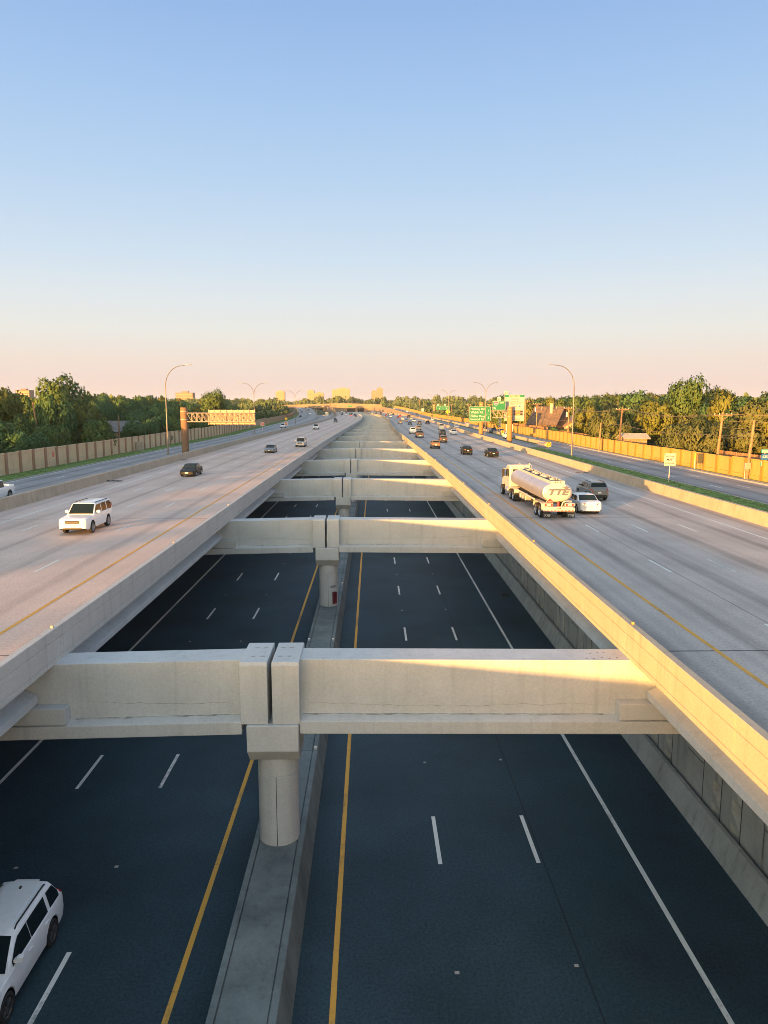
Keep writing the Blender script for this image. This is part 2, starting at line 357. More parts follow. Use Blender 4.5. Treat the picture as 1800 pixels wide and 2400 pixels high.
# --- ground ------------------------------------------------------------------
mb = MB()
for s in (-1, 1):
    xs = [30.6, 31.2, 34.2, 47, 80, 150, 400, 2600]
    for a, b in zip(xs, xs[1:]): ribbon(mb, s*a, s*b, -0.16, -400 if False else -90, YEND+5, g=fz)
    mb.quad([(s*30.6,-400,-0.16),(s*2600,-400,-0.16),(s*2600,-90,-0.16),(s*30.6,-90,-0.16)])
mb.quad([(-3500,YEND+14,6.1),(3500,YEND+14,6.1),(3500,6000,6.1),(-3500,6000,6.1)])
tag(mb.build('ground', M['soil']), 'scrubby ground beyond the roads', kind='structure')
# --- markings ----------------------------------------------------------------
def marks(lines, dashes, z, f, y1, mats, g=None, label=None):
    mb = MB()
    for X, m, y0 in lines: ribbon(mb, X-0.085, X+0.085, z, y0, y1, m, f=f, g=g)
    for X, ph, per, ln, ymax in dashes:
        y = ph
        while y < ymax:
            mb.quad([(f(X-.075,y),y,z+(g(X,y) if g else 0)),(f(X+.075,y),y,z+(g(X,y) if g else 0)),
                     (f(X+.075,y+ln),y+ln,z+(g(X,y+ln) if g else 0)),(f(X-.075,y+ln),y+ln,z+(g(X,y+ln) if g else 0))], 0)
            y += per
    o = mb.build('road_marking', mats); return tag(o, label, kind='structure')
WY = [M['white'], M['yellow']]
marks([(-1.06,1,-60),(9.72,0,-60),(-5.58,1,-60),(-16.4,0,-60)],
      [(2.53,-1.2,12.7,3.1,900),(6.12,-1.2,12.7,3.1,900),(-9.2,4.35,12.7,3.1,900),(-12.8,4.35,12.7,3.1,900)], LOW+.006, lownx, 930, WY, label='white and yellow lines on the express lanes')
marks([(-14.1,1,-60),(-27.4,0,-60)], [(X,0.8,12.2,3.1,940) for X in (-17.55,-20.9,-24.2)], .006, nx, 1000, WY, label='lines on the oncoming carriageway')
marks([(12.3,1,-60),(25.9,0,-60)], [(X,0.1,12.2,3.1,940) for X in (15.72,19.1,22.55)], .006, nx, 1000, WY, label='lines on the carriageway with the truck')
marks([(-31.35,0,-60),(-41.15,0,-60)], [(X,2,12.2,3.1,520) for X in (-34.6,-37.9)], .006, nx, 520, WY, g=fz, label='lines on the service road')
marks([(42.9,0,-60)], [(X,2,12.2,3.1,520) for X in (37.1,40.1)], .006, nx, 520, WY, g=fz, label='lines on the service road')
# --- kerbs and grass ---------------------------------------------------------
mb = MB(); sweep(mb, [(0,-.2),(0,.13),(-.16,.13),(-.16,-.2)], -41.4, -90, 900, g=fz)
sweep(mb, [(0,-.2),(0,.13),(.9,.13),(.9,-.2)], 43.1, -90, 900, g=fz)
sweep(mb, [(0,-.2),(0,.13),(-.16,.13),(-.16,-.2)], 34.7, -90, 112, g=fz)
tag(mb.build('kerb', M['kerb']), kind='structure')
def verge(x0, x1, y0, y1, label, n, seed):
    rs = random.Random(seed); mb = MB(); ribbon(mb, x0, x1, 0.09, y0, y1, g=fz, sub=3)
    for i in range(n):
        y = y0 + (y1-y0)*rs.random()**1.7; X = x0+(x1-x0)*rs.random(); x = nx(X,y); h = rs.uniform(.03,.09); a = rs.uniform(0,6.28); w = rs.uniform(.03,.08)
        z = .09+fz(X,y); dx, dy = math.cos(a)*w, math.sin(a)*w
        mb.quad([(x-dx,y-dy,z),(x+dx,y+dy,z),(x+rs.uniform(-.06,.06),y+rs.uniform(-.06,.06),z+h)])
    return tag(mb.build('grass', M['grassd']), label, 'grass', kind='stuff')
verge(-41.56, -45.4, 40, 620, 'green grass verge at the foot of the brown panelled wall', 9000, 1)
verge(29.0, 34.55, 30, 150, 'green grass strip between carriageway barrier and service road', 9000, 2)
verge(44.0, 44.55, 40, 560, 'dry grass at the foot of the sunlit yellow wall', 5000, 3)
verge(36.6, 37.4, 165, 500, 'weedy strip behind the ramp barrier', 800, 4)

# --- viaduct parapets ---------------------------------------------------------
def parapet(side, label):
    X = -10.75 if side < 0 else 9.0; s = side      # road lies towards s
    mb = MB(); ys = [-90, -37.5] + [24.5-31+7.75*i for i in range(0, 121)]
    gp = 0.018
    for i, (a, b) in enumerate(zip(ys, ys[1:])):
        # outline in dx (away from median is +s): face, reveal grooves, top, sloped road face
        P = [(0,-.13),(0,.02),(.03,.035),(.03,.06),(0,.075),(0,.66),(.03,.675),(.03,.70),(0,.715),(0,1.06),(.015,1.08),(.24,1.08),(.255,1.06),(.40,-.05),(.40,-.13)]
        sub = [a+gp/2] + [y for y in (a+(b-a)*.5,) ] + [b-gp/2]
        mb.rings([[(nx(X,y)+s*dx, y, z) for dx, z in P] for y in sub])
    # dark filler behind the joints
    fill = MB()
    for y in ys[2:40]: fill.box(min(nx(X,y)+s*.05,nx(X,y)+s*.24), max(nx(X,y)+s*.05,nx(X,y)+s*.24), y-.03, y+.03, -.1, 1.0)
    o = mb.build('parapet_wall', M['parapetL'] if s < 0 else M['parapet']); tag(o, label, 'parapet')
    fill.build('joint_filler', M['groove'], o)
    for k, y in enumerate([24.5+15.5*i for i in range(-1, 9)]):
        r = MB(); x = nx(X,y)+s*.13
        r.box(x-.045,x+.045,y-.33,y-.27,1.08,1.17); r.build('reflector', M['kerb'] if s < 0 else M['wallC'], o, bevel=.008)
    return o
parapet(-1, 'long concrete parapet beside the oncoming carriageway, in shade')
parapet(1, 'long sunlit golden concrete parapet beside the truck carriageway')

# --- bents: column, cap, two cross beams -----------------------------------------
def bent(k):
    Y = 24.5+31*k; cx = -3.3+cv(Y); gx = cx-.1
    if k == 0: lab = 'concrete crossbeam on a round column, nearest and largest of the row'
    elif k < 9: lab = '%s concrete crossbeam on a round column, counted from the nearest' % ['','second','third','fourth','fifth','sixth','seventh','eighth','ninth'][k]
    else: lab = 'distant concrete crossbeam in the tight stack before the median closes'
    root = empty('beam_bent', (cx, Y, LOW), 0, lab, 'bridge bent', 'concrete crossbeams spanning the sunken lanes')
    O = Vector((cx, Y, LOW))
    def mk_(mb, nm, mat, **kw):
        mb.v = [tuple(Vector(v)-O) for v in mb.v]; return mb.build(nm, mat, root, **kw)
    # column
    c = MB(); n = 40; base = -6.95
    def ring(r, z): return [(cx+r*math.cos(t), Y+r*math.sin(t), z) for t in [2*math.pi*q/n for q in range(n)]]
    c.rings([ring(.72,base),ring(.72,-4.26),ring(.70,-4.25),ring(.70,-4.22),ring(.72,-4.21),ring(.72,-3.5)])
    cm = mk_(c, 'column', M['conc'], smooth=True, angle=40)
    if k < 4:
        g = MB(); g.box(cx-.012, cx+.012, Y-.7215, Y-.70, base+.1, -4.24); mk_(g, 'joint_filler', M['groove'])
    # cap: chamfered block
    P = [(-1.2,-2.12),(-1.2,-3.05),(-.74,-3.56),(.74,-3.56),(1.2,-3.05),(1.2,-2.12)]
    c = MB(); c.prism([(Y+a,z) for a, z in P], 0, cx-.90, cx+.86); mk_(c, 'column_cap', M['conc'], bevel=.03)
    for s in (-1, 1):
        b = MB(); e0 = gx+s*.075; e1 = gx+s*1.0
        far = nx(-18.9 if s < 0 else 12.9, Y)
        sl = .018 if s < 0 else .011
        top = lambda x: .02-sl*abs(x-gx)
        def sec(x):
            t = top(x); z0 = -2.47-sl*abs(x-gx)
            return [(x,Y-1.05,z0),(x,Y-1.05,z0+.45),(x,Y-.60,z0+.56),(x,Y-.60,t),(x,Y+.60,t),(x,Y+.60,z0+.56),(x,Y+1.05,z0+.45),(x,Y+1.05,z0)]
        xs = [e1+s*-.02, gx+s*4, gx+s*8, far] if abs(far-gx) > 8.5 else [e1, gx+s*4, far]
        b.rings([sec(x) for x in xs])
        # end block over the column (proud of the stem, dapped on the cap)
        zt = .07
        Pb = [(-1.08,-2.115),(-1.08,-.05),(-1.02,zt),(1.02,zt),(1.08,-.05),(1.08,-2.115)]
        b.prism([(Y+a,z) for a, z in Pb], 0, min(e0,e1), max(e0,e1))
        # seat for the girder
        fx = nx(-10.75 if s < 0 else 9.0, Y)
        for sy in (-1, 1):
            x0 = fx - s*.45; x1 = fx+s*2.2
            b.box(min(x0,x1), max(x0,x1), Y-1.07 if sy < 0 else Y+.58, Y-.58 if sy < 0 else Y+1.07, -2.1, -1.52)
        mk_(b, 'cross_beam', M['conc'], bevel=.022)
        if k < 3:
            for (dx, dy) in ((.3,-.45),(.62,-.45),(.3,.45),(.62,.45)):
                px = gx+s*dx; pts = [(px+.09*math.cos(t)*(1+.3*math.sin(3*t+dx*9)), Y+dy+.06*math.sin(t), zt+.004) for t in [2*math.pi*i/12 for i in range(12)]]
                q = MB(); q.quad(pts); mk_(q, 'anchor_patch', M['kerb'])
    if k < 5:    # dirt gathered along the ledge, hairline crack above it
        rs_ = random.Random(40+k)
        for s in (-1, 1):
            sl = .018 if s < 0 else .011; q = MB(); x = gx+s*1.08; end = nx(-10.75 if s < 0 else 9.0, Y)-s*.5; pts = []
            while (end-x)*s > 0: pts.append((x, rs_.uniform(.03,.13))); x += s*rs_.uniform(.25,.7)
            zl = lambda xx, w: -2.47-sl*abs(xx-gx)+.56-.11*w/.45+.004
            for (xa,wa),(xb,wb) in zip(pts, pts[1:]): q.quad([(xa,Y-.602,zl(xa,0)),(xb,Y-.602,zl(xb,0)),(xb,Y-.602-wb,zl(xb,wb)),(xa,Y-.602-wa,zl(xa,wa))])
            mk_(q, 'ledge_dirt', M['stain'])
            if k < 2:
                q = MB(); x = gx+s*1.3; z = -1.55; pts = []
                while (end-x)*s > .6: pts.append((x,z)); x += s*rs_.uniform(.15,.5); z += rs_.uniform(-.045,.04)
                for (xa,za),(xb,zb) in zip(pts, pts[1:]): q.quad([(xa,Y-.6035,za-.008),(xb,Y-.6035,zb-.008),(xb,Y-.6035,zb+.008),(xa,Y-.6035,za+.008)])
                mk_(q, 'crack', M['stain'])
        if k == 0:
            for i in range(9):
                px = nx(9.0,Y)-.35-.28*(i%5)+rs_.uniform(-.05,.05); py = Y+(-.35 if i < 5 else .2)+rs_.uniform(-.1,.1); q = MB()
                q.quad([(px+.035*math.cos(t), py+.03*math.sin(t), .02-.011*abs(px-gx)+.004) for t in [2*math.pi*j/8 for j in range(8)]]); mk_(q, 'rust_stain', M['rust'])
    if k == 1:   # red standpipe cabinet and stencilled number on the second column
        a = R(-52); x = cx+.80*math.cos(a); y = Y+.80*math.sin(a)
        c = MB(); Mx = Matrix.Translation((x,y,-6.15)) @ Matrix.Rotation(a+R(90),4,'Z'); c.box(-.14,.14,-.11,.12,-.46,.46,M=Mx)
        c.box(-.11,.02,-.12,-.111,-.42,.42,m=1,M=Mx)
        cab = mk_(c, 'hose_cabinet', [M['redcab'], M['redcab']], bevel=.02)
        for i, ch in enumerate('20107'):
            a = R(-74+i*9.5); t = text(ch, .26, M['blacksign'], root, .728*math.cos(a), (-5.28-LOW), .728*math.sin(a), 'stencil'); t.rotation_euler = (0,0,a+R(90))
    return root
for k in range(27): bent(k)

# --- edge girders, one per span -----------------------------------------------------
def girder(k, s, lab, grp):
    X = -10.75 if s < 0 else 9.0
    y0 = 24.5+31*k+.64; y1 = y0+31-1.28
    P = [(1.05,-.31),(1.05,-1.0),(.62,-1.2),(.60,-1.47),(1.7,-1.47),(1.7,-.31)]
    mb = MB(); mb.rings([[(nx(X,y)+s*dx, y, z) for dx, z in P] for y in [y0+(y1-y0)*i/4 for i in range(5)]])
    tag(mb.build('edge_girder', M['conc'], bevel=.02), lab, 'girder', grp)
for k in range(-3, 8):
    for s in (-1, 1):
        w = 'shaded' if s < 0 else 'sunlit'
        if k < 0: lab = 'concrete edge girder under the %s parapet, closer than the first crossbeam' % w
        elif k < 4: lab = 'concrete edge girder under the %s parapet beyond the %s crossbeam' % (w, ['first','second','third','fourth'][k])
        else: lab = 'concrete edge girder under the far stretch of the %s parapet' % w
        girder(k, s, lab, 'edge girders under the %s parapet' % w)

# --- median barrier of the express lanes ------------------------------------------------
mb = MB(); y = -62.0; i = 0
P = [(-1.15,LOW),(-.90,LOW+1.05),(-.88,LOW+1.07),(-.70,LOW+1.07),(-.70,LOW+1.0),(-.655,LOW+1.0),(-.655,LOW+1.055),(.655,LOW+1.055),(.655,LOW+1.0),(.70,LOW+1.0),(.70,LOW+1.07),(.88,LOW+1.07),(.90,LOW+1.05),(1.15,LOW)]
P2 = [(dx if dx < 1 else dx-.10, z) for dx, z in P]
while y < 930:
    near = y < 15 and y > -20
    e = min(y+15.5, 930)
    ysub = [y+.012]+[y+(e-y)*.5]+[e-.012]
    mb.rings([[(-3.3+cv(q)+dx, q, z) for dx, z in (P2 if near else P)] for q in ysub]); y += 15.5
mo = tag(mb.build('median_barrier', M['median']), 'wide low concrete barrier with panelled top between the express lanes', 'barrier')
for i, y in enumerate([15.6+15.5*k for k in range(0, 9)]):
    for s in (-1, 1):
        r = MB(); x = -3.3+cv(y)+s*.80; r.box(x-.07,x+.07,y-.05,y+.05,LOW+1.07,LOW+1.17,m=0); r.box(x-.07,x+.07,y+.052,y+.12,LOW+1.07,LOW+1.17,m=1 if s > 0 else 0)
        r.build('reflector', [M['plate'], M['yelsign']], mo)

# --- retaining walls of the trench ---------------------------------------------------------
def trench_wall(s, label):
    X = 13.35 if s > 0 else -19.35; mb = MB()
    top = -.32; bot = LOW
    def P(y, z, d): return (lownx(X,y)+s*d, y, z)
    if s > 0:
        y = -12.0; i = 0
        while y < 170:
            S = (i % 4) in (0, 1); w = 1.5
            g = .022
            if S:
                yj = y+w; zs = [bot+.3+.46*q for q in range(17)]; zs = [z for z in zs if z < top]+[top]
                for a, (z0, z1) in enumerate(zip(zs, zs[1:])):
                    d0 = .34*(a % 2); d1 = .34*((a+1) % 2)
                    mb.quad([P(y+.7,z0,0),P(yj-g,z0,0),P(yj-g,z1,0),P(y+.7,z1,0)])
                    mb.quad([P(y+g,z0,d0),P(y+.7,z0,0),P(y+.7,z1,0),P(y+g,z1,d1)])
            else:
                for z0, z1 in ((bot, -5.6+.9*((i % 4) == 3)), (-5.575+.9*((i % 4) == 3), -2.6), (-2.575, top)):
                    mb.quad([P(y+g,z0,0),P(y+w-g,z0,0),P(y+w-g,z1,0),P(y+g,z1,0)])
            y += w; i += 1
        mb.quad([P(-12,bot,.19),P(170,bot,.19),P(170,top,.19),P(-12,top,.19)]) if False else None
        for a in range(-12, 170, 13): mb.quad([P(a,bot,.4),P(a+13,bot,.4),P(a+13,top,.4),P(a,top,.4)])
        y0 = 170
        for a, b in zip(stations(y0, 930), stations(y0, 930)[1:]): mb.quad([P(a,bot,0),P(b,bot,0),P(b,top,0),P(a,top,0)])
        for a, b in zip(stations(-90, -12), stations(-90, -12)[1:]): mb.quad([P(a,bot,0),P(b,bot,0),P(b,top,0),P(a,top,0)])
    else:
        for a, b in zip(stations(-90, 930), stations(-90, 930)[1:]): mb.quad([P(a,bot,0),P(b,bot,0),P(b,top,0),P(a,top,0)])
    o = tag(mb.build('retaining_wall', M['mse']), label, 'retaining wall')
    if s > 0:
        jf = MB()
        for i in range(121):
            y = -12+1.5*i
            if (i % 4) != 3: jf.quad([P(y-.05,bot,-.004),P(y+.012,bot,-.004),P(y+.012,top,-.004),P(y-.05,top,-.004)])
            if (i % 4) in (2, 3):
                for z in (-5.6+.9*((i % 4) == 3), -2.6): jf.quad([P(y+.03,z-.01,-.005),P(y+1.44,z-.01,-.005),P(y+1.44,z+.035,-.005),P(y+.03,z+.035,-.005)])
        jf.build('joint_filler', M['groove'], o)
    b = MB(); y = -60.0
    Pb = [(-.65,LOW),(-.38,LOW+.95),(-.36,LOW+.97),(-.20,LOW+.97),(-.20,LOW)]
    while y < 900:
        b.rings([[(lownx(X,q)+s*dx, q, z) for dx, z in Pb] for q in (y+.015, y+5, y+9.985)]); y += 10
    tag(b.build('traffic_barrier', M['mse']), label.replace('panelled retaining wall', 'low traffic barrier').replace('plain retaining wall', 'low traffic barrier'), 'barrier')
trench_wall(1, 'concrete panelled retaining wall with star relief under the sunlit deck')
trench_wall(-1, 'plain retaining wall in the dark under the shaded deck')

# --- outer traffic barriers ---------------------------------------------------------------
def obarrier(X, y0, y1, h, label, wid=.5, step=9.3, g=None):
    mb = MB(); P = [(-wid/2,-.1),(-wid*.28,h-.03),(-wid*.22,h),(wid*.22,h),(wid*.28,h-.03),(wid/2,-.1)]; y = y0
    while y < y1:
        e = min(y+step, y1); ysub = [y+.012, (y+e)/2, e-.012]
        mb.rings([[(nx(X,q)+dx, q, z+(g(X,q) if g else 0)) for dx, z in P] for q in ysub]); y += step
    return tag(mb.build('traffic_barrier', M['barrier']), label, 'barrier')
obarrier(-30.7, -60, 1000, 1.0, 'shaded concrete barrier between oncoming carriageway and service road', .75)
obarrier(28.7, -60, 1000, 0.98, 'patchily sunlit concrete barrier beside the truck carriageway and grass strip', .7)
obarrier(37.6, 158, 500, 0.85, 'short concrete barrier between entrance ramp and service road', .6, g=fz)
# walls carrying the climbing service roads
def rampwall(X, side, label):
    mb = MB(); ys = [y for y in stations(520, 1046)]
    mb.rings([[(nx(X,y)-.2,y,-.2),(nx(X,y)-.2,y,fz(side*34.5,y)+1.0),(nx(X,y)+.2,y,fz(side*34.5,y)+1.0),(nx(X,y)+.2,y,-.2)] for y in ys])
    tag(mb.build('retaining_wall', M['bridgeC']), label, 'retaining wall')
rampwall(31.3, 1, 'sunlit wall carrying the climbing service road towards the overpass')
rampwall(-31.3, -1, 'shaded wall carrying the far service road up to the overpass')

# --- noise walls ------------------------------------------------------------------------------
def noise_wall(X, h, y0, y1, pm, qm, label, th=.16):
    root = empty('noise_wall', (nx(X,y0), y0, 0), 0, label, 'noise wall'); O = Vector((nx(X,y0), y0, 0))
    sp = 3.66; n = int((y1-y0)/sp); pan = MB(); far = MB(); rs = random.Random(int(X))
    hh = h
    for i in range(n):
        a = y0+i*sp; b = a+sp
        if i % 3 == 0: hh = h+rs.uniform(-.10,.10)
        z0 = fz(X,a); z1 = fz(X,b)
        for (za, zb, d) in ((-.1,.55,.0),(.57,hh-.16,.012),(hh-.15,hh,-.05)):
            pts = []
            for (y, zz) in ((a+.25,z0),(b-.25,z1)):
                x = nx(X,y); pts.append([(x-th/2+d,y,za+zz),(x+th/2-d,y,za+zz),(x+th/2-d,y,zb+zz),(x-th/2+d,y,zb+zz)])
            pan.rings(pts)
        m = MB() if i < 100 else far
        x = nx(X,a); m.box(x-.22, x+.22, a-.27, a+.27, z0-.1, z0+hh+.03)
        if i < 100:
            m.v = [tuple(Vector(v)-O) for v in m.v]; m.build('post', qm, root)
    pan.v = [tuple(Vector(v)-O) for v in pan.v]; pan.build('wall_panel', pm, root)
    if far.v:
        far.v = [tuple(Vector(v)-O) for v in far.v]; f = far.build('post', qm, root); f['kind'] = 'stuff'
noise_wall(-45.6, 2.85, 62, 640, M['wallA'], M['wallB'], 'long tan panelled noise wall with brown posts, in shade')
noise_wall(44.7, 2.4, 56, 900, M['wallC'], M['wallD'], 'long golden panelled noise wall lit by the low sun')
# ================================================================== TREES
def crown_mesh(name, mat, n, seed, lobes=13, leaf=0.062, squash=0.8, spread=1.0, holes=.12):
    """leaf-clump faces spread through the volume of several overlapping lobes; unit crown radius 1, base z=0"""
    rs = np.random.RandomState(seed); L_ = []
    for i in range(lobes):
        a = rs.uniform(0, 2*math.pi); rr = spread*rs.uniform(.25,.78)*(1 if i else 0); zz = rs.uniform(.30,1.15)*squash*1.05
        r = rs.uniform(.27,.48)*(1.15-.3*rr)
        if zz > squash*.95: rr *= .8
        L_.append((rr*math.cos(a), rr*math.sin(a), zz, r))
    L_ = np.array(L_); w = L_[:,3]**2; w /= w.sum()
    l = L_[rs.choice(lobes, n, p=w)]
    d = rs.normal(size=(n,3)); d /= np.linalg.norm(d,axis=1)[:,None]
    rad = l[:,3]*np.sqrt(rs.uniform(.5,1.0,n))*(1+.18*np.sin(7*d[:,0]+seed)*np.cos(6*d[:,1]+l[:,0]*9)+.10*np.sin(17*d[:,0]+l[:,1]*9)*np.sin(15*d[:,2]))
    rad *= np.where(rs.rand(n) < .06, rs.uniform(1.0,1.2,n), 1)
    keep = np.sin(9*d[:,0]+l[:,2]*20)*np.sin(8*d[:,1]+l[:,0]*17)*np.sin(9*d[:,2]) < 1-holes*4
    p = l[:,:3]+d*rad[:,None]*np.array([1,1,.85]); p[:,2] = np.where(p[:,2] < .02, np.abs(p[:,2])+.03, p[:,2])
    nrm = d+rs.normal(size=(n,3))*.5; nrm /= np.linalg.norm(nrm,axis=1)[:,None]
    t = np.cross(nrm, rs.normal(size=(n,3))); t /= np.linalg.norm(t,axis=1)[:,None]+1e-9; b = np.cross(nrm, t)
    s = (leaf*rs.uniform(.5,1.25,n))[:,None]; e = s*rs.uniform(.5,.85,n)[:,None]
    V = np.stack([p-t*s-b*e*.3, p+t*s*.2-b*e, p+t*s+b*e*.2, p-t*s*.1+b*e+nrm*s*.3], 1)[keep]
    c = np.array([0,0,squash*.55]); sm = d*.7+(p-c)*.55; sm /= np.linalg.norm(sm,axis=1)[:,None]; sm = np.repeat(sm[keep][:,None,:],4,1).reshape(-1,3)
    k = len(V); me = bpy.data.meshes.new(name); me.from_pydata(V.reshape(-1,3).tolist(), [], np.arange(k*4).reshape(-1,4).tolist()); me.materials.append(mat)
    if SOFT: me.normals_split_custom_set_from_vertices(sm.tolist())
    return me
SOFT = True
def trunk_mesh(seed):
    rs = random.Random(seed); mb = MB()
    mb.tube([(0,0,-.02),(.012,.0,.12),(.0,.015,.34),(.02,0,.62)], [.034,.028,.022,.010], 8)
    for i in range(6):
        a = rs.uniform(0,6.28); z = rs.uniform(.22,.5); l = rs.uniform(.16,.30); r = .012
        mb.tube([(0,0,z),(math.cos(a)*l*.5,math.sin(a)*l*.5,z+l*.5),(math.cos(a)*l,math.sin(a)*l,z+l*1.1)], [r,r*.7,r*.25], 6)
    return mb.mesh('trunk', M['bark'], smooth=True)
CROWNS = {}
for key, mat, n, lb, lf, sq, spd in (('oak','leafA',10500,17,.050,.78,1.0), ('elm','leafB',10500,15,.050,.95,.85), ('yellow','leafC',9000,14,.050,.85,.95), ('olive','leafD',10500,18,.050,.72,1.1), ('dark','leafB',10500,19,.048,.85,1.05), ('tall','leafA',13000,22,.042,1.05,.72)):
    CROWNS[key] = [crown_mesh('crown', M[mat], n, 31*len(CROWNS)+s, lb, lf, sq, spd) for s in range(2)]
TRUNKS = [trunk_mesh(s) for s in range(3)]
TREES = []
def tree(x, y, h, w, kind, label, group=None, low=.10, z=0.0, name='tree', cat='tree', rz=None):
    """h total height, w crown width, low = crown base as a fraction of h"""
    rs = random.Random(int(x*13+y*7)); a = rs.uniform(0,6.28) if rz is None else rz
    o = empty(name, (x, y, z-.1), a, label, cat, group)
    me = CROWNS[kind][rs.randrange(2)]
    zs = [vv.co.z for vv in me.vertices] if 'top' not in me else None
    if zs: me['top'] = max(zs); me['wid'] = max(abs(vv.co.x) for vv in me.vertices)
    c = bpy.data.objects.new('crown', me); col.objects.link(c); c.parent = o
    c.location = (0,0,h*low); s = w/2/me['wid']; c.scale = (s, s, (h*(1-low)+.1)/me['top'])
    t = bpy.data.objects.new('trunk', TRUNKS[rs.randrange(3)]); col.objects.link(t); t.parent = o
    t.scale = (h*.8, h*.8, h*.95)
    TREES.append((x,y)); return o
rs = random.Random(5)
def belt(side, x0, dx, y0, y1, step, h0, h1, wr, kinds, label, group, low=.06, fn=None):
    y = y0
    while y < y1:
        X = side*(x0+rs.uniform(0,dx)); yy = y+rs.uniform(-.3,.3)*step; h = rs.uniform(h0,h1)
        if fn: h *= fn(yy)
        if not any((abs(X-a) < 1 and abs(yy-b) < 1) for a, b in TREES):
            ok = not any(abs(nx(X,yy)-hx) < hw and abs(yy-hy) < hd for hx, hy, hw, hd in CLEAR)
            if ok: tree(nx(X,yy), yy, h, h*wr*rs.uniform(.85,1.15), rs.choice(kinds), label, group, low)
        y += step*rs.uniform(.8,1.2)
CLEAR = [(-59,176,9,16),(-60,112,7,9),(58,232,12,22),(49.5,134,6,12),(64,96,8,8),(51,220,3,60)]
# left: shaded side
belt(-1, 48.5, 3.5, 84, 350, 8.5, 4.6, 6.8, 1.15, ['oak','dark','elm'], 'bushy green tree right behind the brown panelled wall', 'bushy trees behind the brown wall', .02)
belt(-1, 58, 8, 78, 360, 8.0, 7.0, 9.4, 1.0, ['oak','elm','dark','dark','yellow'], 'leafy green tree in the second rank behind the brown wall', 'trees of the wood behind the brown wall')
belt(-1, 74, 10, 80, 370, 9.5, 9.4, 12.2, .9, ['oak','elm','dark','yellow'], 'tall leafy tree deep in the wood behind the brown wall', 'tall trees deep behind the brown wall')
belt(-1, 92, 14, 90, 380, 12, 11.6, 14.4, .9, ['oak','dark','elm','yellow'], 'treetop at the back of the wood behind the brown wall', 'treetops at the back of the left wood')
# right: sunlit side
belt(1, 49, 3, 108, 350, 9.0, 5.8, 8.6, 1.15, ['olive'], 'olive green bushy tree right behind the golden wall', 'bushy trees behind the golden wall', .02)
belt(1, 57, 8, 96, 360, 8.5, 8.8, 11.4, 1.0, ['oak','elm','olive','yellow','oak'], 'sunlit leafy tree in the second rank behind the golden wall', 'trees of the wood behind the golden wall')
belt(1, 74, 10, 90, 370, 9.5, 10.8, 13.4, .95, ['elm','oak','yellow','olive'], 'tall leafy tree deep in the wood behind the golden wall', 'tall trees deep behind the golden wall')
belt(1, 94, 14, 90, 380, 12, 12.0, 14.6, .95, ['elm','oak','yellow'], 'treetop at the back of the wood behind the golden wall', 'treetops at the back of the right wood')
# singled-out trees
tree(-58.3, 140, 15.2, 11.5, 'tall', 'very tall dark green tree rising highest above the wood on the brown wall side', low=.05)
tree(-55.5, 131, 11.5, 8.0, 'dark', 'dense dark tree at the foot of the very tall tree', low=.03)
tree(-53.0, 104, 6.6, 8.5, 'dark', 'big round dark shrub leaning over the brown wall next to the grey roof', low=.0)
tree(-51.0, 121, 5.9, 6.5, 'oak', 'round green bush between the big dark shrub and the shingled house', low=.0)
tree(-49, 236, 14.5, 11.5, 'tall', 'tall dark tree standing above the sign truss', low=.06)
tree(-50.5, 262, 5.2, 7.0, 'yellow', 'low round yellow-green bush behind the brown wall past the sign truss', low=.0)
tree(66.2, 150, 15.4, 11.5, 'tall', 'biggest tree of the sunlit side, tall broad crown above the utility wires', low=.10)
tree(60.5, 112, 9.4, 14.5, 'olive', 'broad olive oak behind the pair of utility poles', low=.12)
tree(51.5, 118, 7.4, 9.0, 'olive', 'rounded olive tree close behind the golden wall by the tall utility pole', low=.02)
tree(80, 112, 12.0, 11, 'yellow', 'bright yellow-green tree at the edge of the photo above the oak', low=.06)
tree(35.5+12, 262, 13.6, 10.5, 'tall', 'tall green tree behind the two-way green road sign', low=.05)
tree(54.5, 250, 11.6, 10.5, 'yellow', 'golden leafed tree between the sign columns', low=.03)
tree(49.8, 196, 3.2, 4.4, 'elm', 'small bright green bush in front of the steep brown roof', low=.0, name='bush', cat='bush')
tree(52.0, 190, 3.6, 6.0, 'olive', 'brownish bush beneath the orange roof', low=.0, name='bush', cat='bush')
# the same wood goes on beside and behind the viewer: it is what shades the oncoming carriageway
for i, (x, y, h, w) in enumerate([(-50,68,4.4,8),(-51,48,3.2,6),(-52,31,4.0,8),(-50,14,3.3,6),(-52,-8,4.2,8),(-50,-34,3.2,7),(-53,-52,4.2,8),(-52,-75,4.0,8),
        (-62,70,5.6,8),(-63,50,4.2,8),(-64,33,5.4,8),(-63,14,4.3,7),(-65,-6,5.3,8),(-64,-28,4.4,8),(-66,-50,5.4,9),(-64,-73,4.8,9),(-66,-96,5.4,10),
        (-80,62,6.8,10),(-82,38,5.8,9),(-80,16,6.6,10),(-83,-6,5.8,9),(-80,-30,6.7,10),(-83,-54,6.0,10),(-80,-78,6.6,10),(-83,-102,6.4,10),(-80,-126,6.6,12)]):
    tree(x, y, h, w, ['oak','dark','elm'][i % 3], 'leafy tree beside the viewpoint, shading the oncoming carriageway', 'trees beside the viewpoint', .02)
